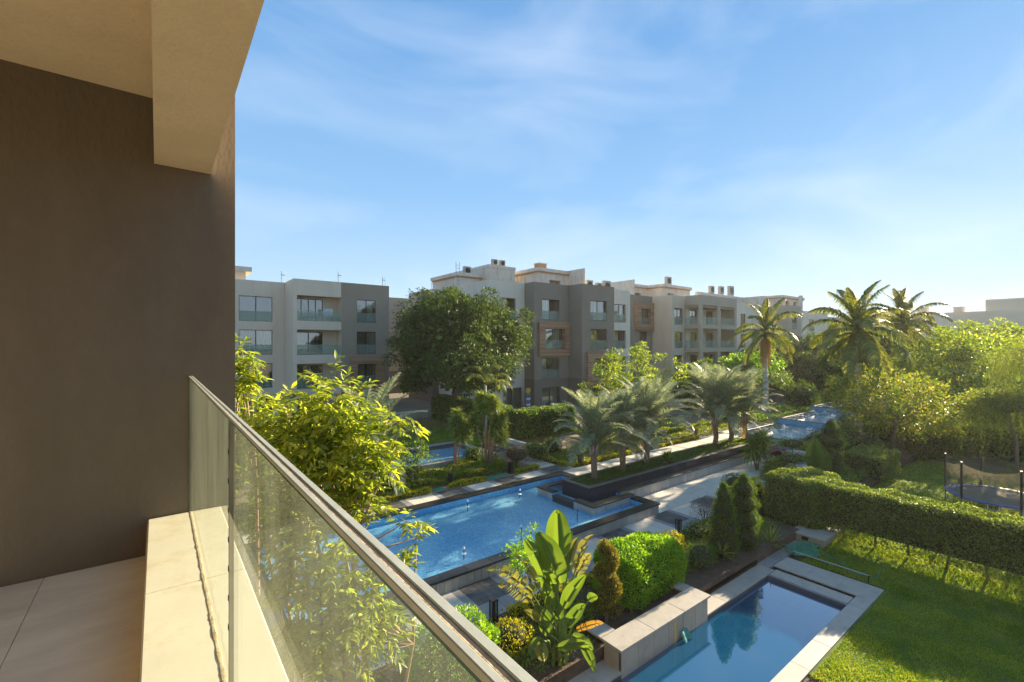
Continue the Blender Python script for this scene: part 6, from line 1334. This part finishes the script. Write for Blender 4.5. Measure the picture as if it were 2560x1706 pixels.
t = thing('garden_hose', (20.4, 7.6, -.28), 'tangled green garden hose coiled on the paving beside the lawn', 'hose'); r = random.Random(4)
for q in range(3):
    pts = []
    for i in range(90): a = i * .42; rd = .38 + .22 * math.sin(i * .37 + q) ; pts.append((20.45 + q * .16 + rd * 1.25 * math.cos(a), 7.55 - q * .12 + rd * .8 * math.sin(a * (1 + .013 * q)), -.255 + .02 * (i % 5) + .02 * q))
    b = MB(); b.tube(pts, .016, M['hose'] if q != 1 else M['cover'], 4); b.build('loops', t)
b = MB(); b.tube([(20.9, 7.1, -.25), (20.6, 6.2, -.255), (19.9, 5.6, -.255), (20.3, 5.0, -.255), (21.3, 5.2, -.255)], .014, M['hose'], 4); b.build('tail', t)
t = thing('low_rail', (19.6, 6.3, -.3), 'thin steel pipe rail along the lawn edge behind the plunge pool', 'rail'); b = MB(); b.tube([(19.66, 7.55, -.06), (19.66, 5.1, -.06)], .018, M['steel'], 6); b.build('pipe', t)
for y in (5.12, 7.5): b = MB(); b.tube([(19.66, y, -.3), (19.66, y, -.05)], .02, M['black'], 5); b.build('post', t)
t = thing('pool_skimmer_net', (11.95, 7.2, -.45), 'sagging teal net bag hanging in the plunge pool below the low wall', 'net'); b = MB()
for i in range(10):
    for j_ in range(8):
        f = lambda i, j_: (11.85 + .034 * i + .012 * math.sin(j_ * 2 + i), 7.50 - .022 * j_ - .03 * math.sin(i * .7), -.22 - .032 * j_ - .03 * math.sin(i * .35) * j_ / 4)
        b.face([f(i, j_), f(i + 1, j_), f(i + 1, j_ + 1), f(i, j_ + 1)], M['net'])
b.build('bag', t, smooth=True); b = MB(); b.tube([(12.0, 7.49, -.2), (12.02, 7.462, .3)], .006, M['net'], 4); b.build('string', t)
# terrace furniture of the dark bay
def chair(x, y, z, rz, label):
    t = thing('garden_chair', (x, y, z), label, 'chair', 'dark chairs round the terrace table', rz); b = MB(); b.box(-.22, .22, -.22, .22, .42, .46, M['black']); o = b.mesh('seat'); o = bpy.data.objects.new('seat', o); COL.objects.link(o); o.parent = t
    b = MB(); b.box(-.22, .22, .19, .22, .46, .92, M['black']); o = bpy.data.objects.new('backrest', b.mesh('backrest')); COL.objects.link(o); o.parent = t
    for sx in (-.19, .19):
        for sy in (-.19, .19): b = MB(); b.tube([(sx, sy, 0), (sx, sy, .42)], .015, M['black'], 4); o = bpy.data.objects.new('leg', b.mesh('leg')); COL.objects.link(o); o.parent = t
sheet('terrace_paving', [(27.3, 50, 33.0, 40.1)], .89, M['grey_paver'], .1)
t = thing('outdoor_table', (33.8, 36.2, .89), 'white topped round table on the terrace below the dark bay', 'table'); b = MB(); b.tube([(33.8, 36.2, 1.62), (33.8, 36.2, 1.66)], .6, M['white'], 20); b.build('tabletop', t); b = MB(); b.tube([(33.8, 36.2, .89), (33.8, 36.2, 1.62)], .05, M['black'], 6); b.build('leg', t)
chair(32.8, 36.2, .89, R(90), 'dark garden chair left of the white topped table'); chair(34.8, 36.0, .89, R(-90), 'dark garden chair right of the white topped table'); chair(33.9, 37.1, .89, 0, 'dark garden chair behind the white topped table')
t = thing('storage_rack', (32.0, 38.8, .89), 'striped rack with round orange top beside the curtained terrace door', 'rack'); b = MB(); b.box(31.7, 32.3, 38.6, 38.95, .89, 2.7, M['grey_paver']); b.build('frame', t)
for k in range(5): b = MB(); b.box(31.72, 32.28, 38.56, 38.595, 1.05 + k * .32, 1.22 + k * .32, M['cloth'] if k % 2 else M['blue_pad']); b.build('drawer', t)
b = MB(); b.tube([(32.0, 38.55, 3.0), (32.0, 38.8, 3.0)], .3, M['yellow'], 14); b.build('sign_disc', t)
bk = thing('bicycle', (30.3, 38.0, .89), 'dark bicycle parked in front of the curtained terrace door', 'bicycle')
for x in (29.8, 30.8):
    b = MB(); b.tube([(x + .33 * math.cos(a), 38.0, 1.24 + .33 * math.sin(a)) for a in np.linspace(0, 2 * math.pi, 21)[:-1]], .022, M['black'], 5, closed=True)
    for k in range(6): a = k * math.pi / 6; b.tube([(x - .32 * math.cos(a), 38, 1.24 - .32 * math.sin(a)), (x + .32 * math.cos(a), 38, 1.24 + .32 * math.sin(a))], .004, M['steel'], 3)
    b.build('wheel', bk)
b = MB(); fr = [(29.8, 38, 1.24), (30.05, 38, 1.72), (30.65, 38, 1.75), (30.8, 38, 1.24)]; b.tube(fr, .018, M['black'], 5); b.tube([(30.05, 38, 1.72), (30.25, 38, 1.24), (30.65, 38, 1.72)], .018, M['black'], 5); b.tube([(29.8, 38, 1.24), (30.25, 38, 1.24)], .014, M['black'], 5); b.build('frame', bk)
b = MB(); b.box(29.9, 30.15, 37.94, 38.06, 1.8, 1.85, M['black']); b.build('saddle', bk); b = MB(); b.tube([(30.62, 37.75, 1.92), (30.66, 38, 1.88), (30.62, 38.25, 1.92)], .015, M['black'], 4); b.tube([(30.65, 38, 1.75), (30.66, 38, 1.88)], .015, M['black'], 4); b.build('handlebar', bk)
# fishtail palm before the ficus, two garden accents
fpm = thing('palm_tree', (20.1, 29.4, .9), 'thin palm with drooping feathery fronds in front of the big dark ficus', 'palm')
b = MB(); b.tube([(0, 0, 0), (.05, 0, 2.0), (0, .05, 4.1)], [.12, .09, .07], M['royal_bark'], 8); o = bpy.data.objects.new('trunk', b.mesh('trunk', True)); COL.objects.link(o); o.parent = fpm
FM = [frond_mesh('palm_frond', 2.6, R(e_), R(120), 50, .55, G['royal'], .05, .1, 1.2, .03, seed=e_, twist=.2) for e_ in (80, 55, 30)]
for i in range(11): put('frond', FM[i % 3], fpm, (0, 0, 4.0), i * 2.4, 0, 1)
t = thing('topiary_standard', (72, 25.0, .5), 'tiered standard tree with flat tufts beneath the highest royal palm', 'topiary'); b = MB(); b.tube([(71.5, 22.5, .4), (71.5, 22.5, 5)], [.25, .2], M['bark_warm'], 7); b.build('trunk', t)
P = []; 
for (cz, rr_) in ((4.2, 1.7), (4.9, 1.9), (5.7, 1.7), (6.6, 1.2)):
    q, N = surf_ell((71.5, 22.5, cz), (rr_, rr_, .32), 420); P.append((q, N))
foliage('foliage', np.concatenate([p[0] for p in P]), np.concatenate([p[1] for p in P]), .3, .4, G['mid'], t, .3)
shrub('cone_topiary', 'dark clipped cone by the edge of the second raised pool', (58.5, 21.4, 1.9), (1.6, 1.6, 1.8), .2, 'cypress', 1500, .5, cat='topiary', lump=.12)
shrub('dense_shrub', 'round dark bush right of the clipped cone', (64, 21.5, 1.3), (1.9, 1.5, 1.0), .2, 'dark', 1300, .5)
limb_tree('garden_tree', 'umbrella shaped brownish tree left of the clipped cone', 'tree', (56, 24.5, .5), (56, 24.5, 3.9), (3.2, 3, 1.1), G['mid'], 40, 90, .6, .2, .5, tr=.14, seed=61)
b = None

# ---------- thin haze volume added to imitate the lens-flare veil at the right
hm, hn, hl = newmat('haze'); ho = hn.new('ShaderNodeOutputMaterial'); hv = hn.new('ShaderNodeVolumePrincipled'); hv.inputs['Density'].default_value = .00028; hv.inputs['Color'].default_value = (1, .96, .88, 1); hv.inputs['Anisotropy'].default_value = .3
hl.new(hv.outputs[0], ho.inputs['Volume'])
b = MB(); b.box(-30, 175, -80, 100, -1.7, 22, hm); tag(b.build('haze'), 'thin warm haze added over the garden as a flare veil', 'haze', None, 'stuff')
SC.cycles.volume_bounces = 0
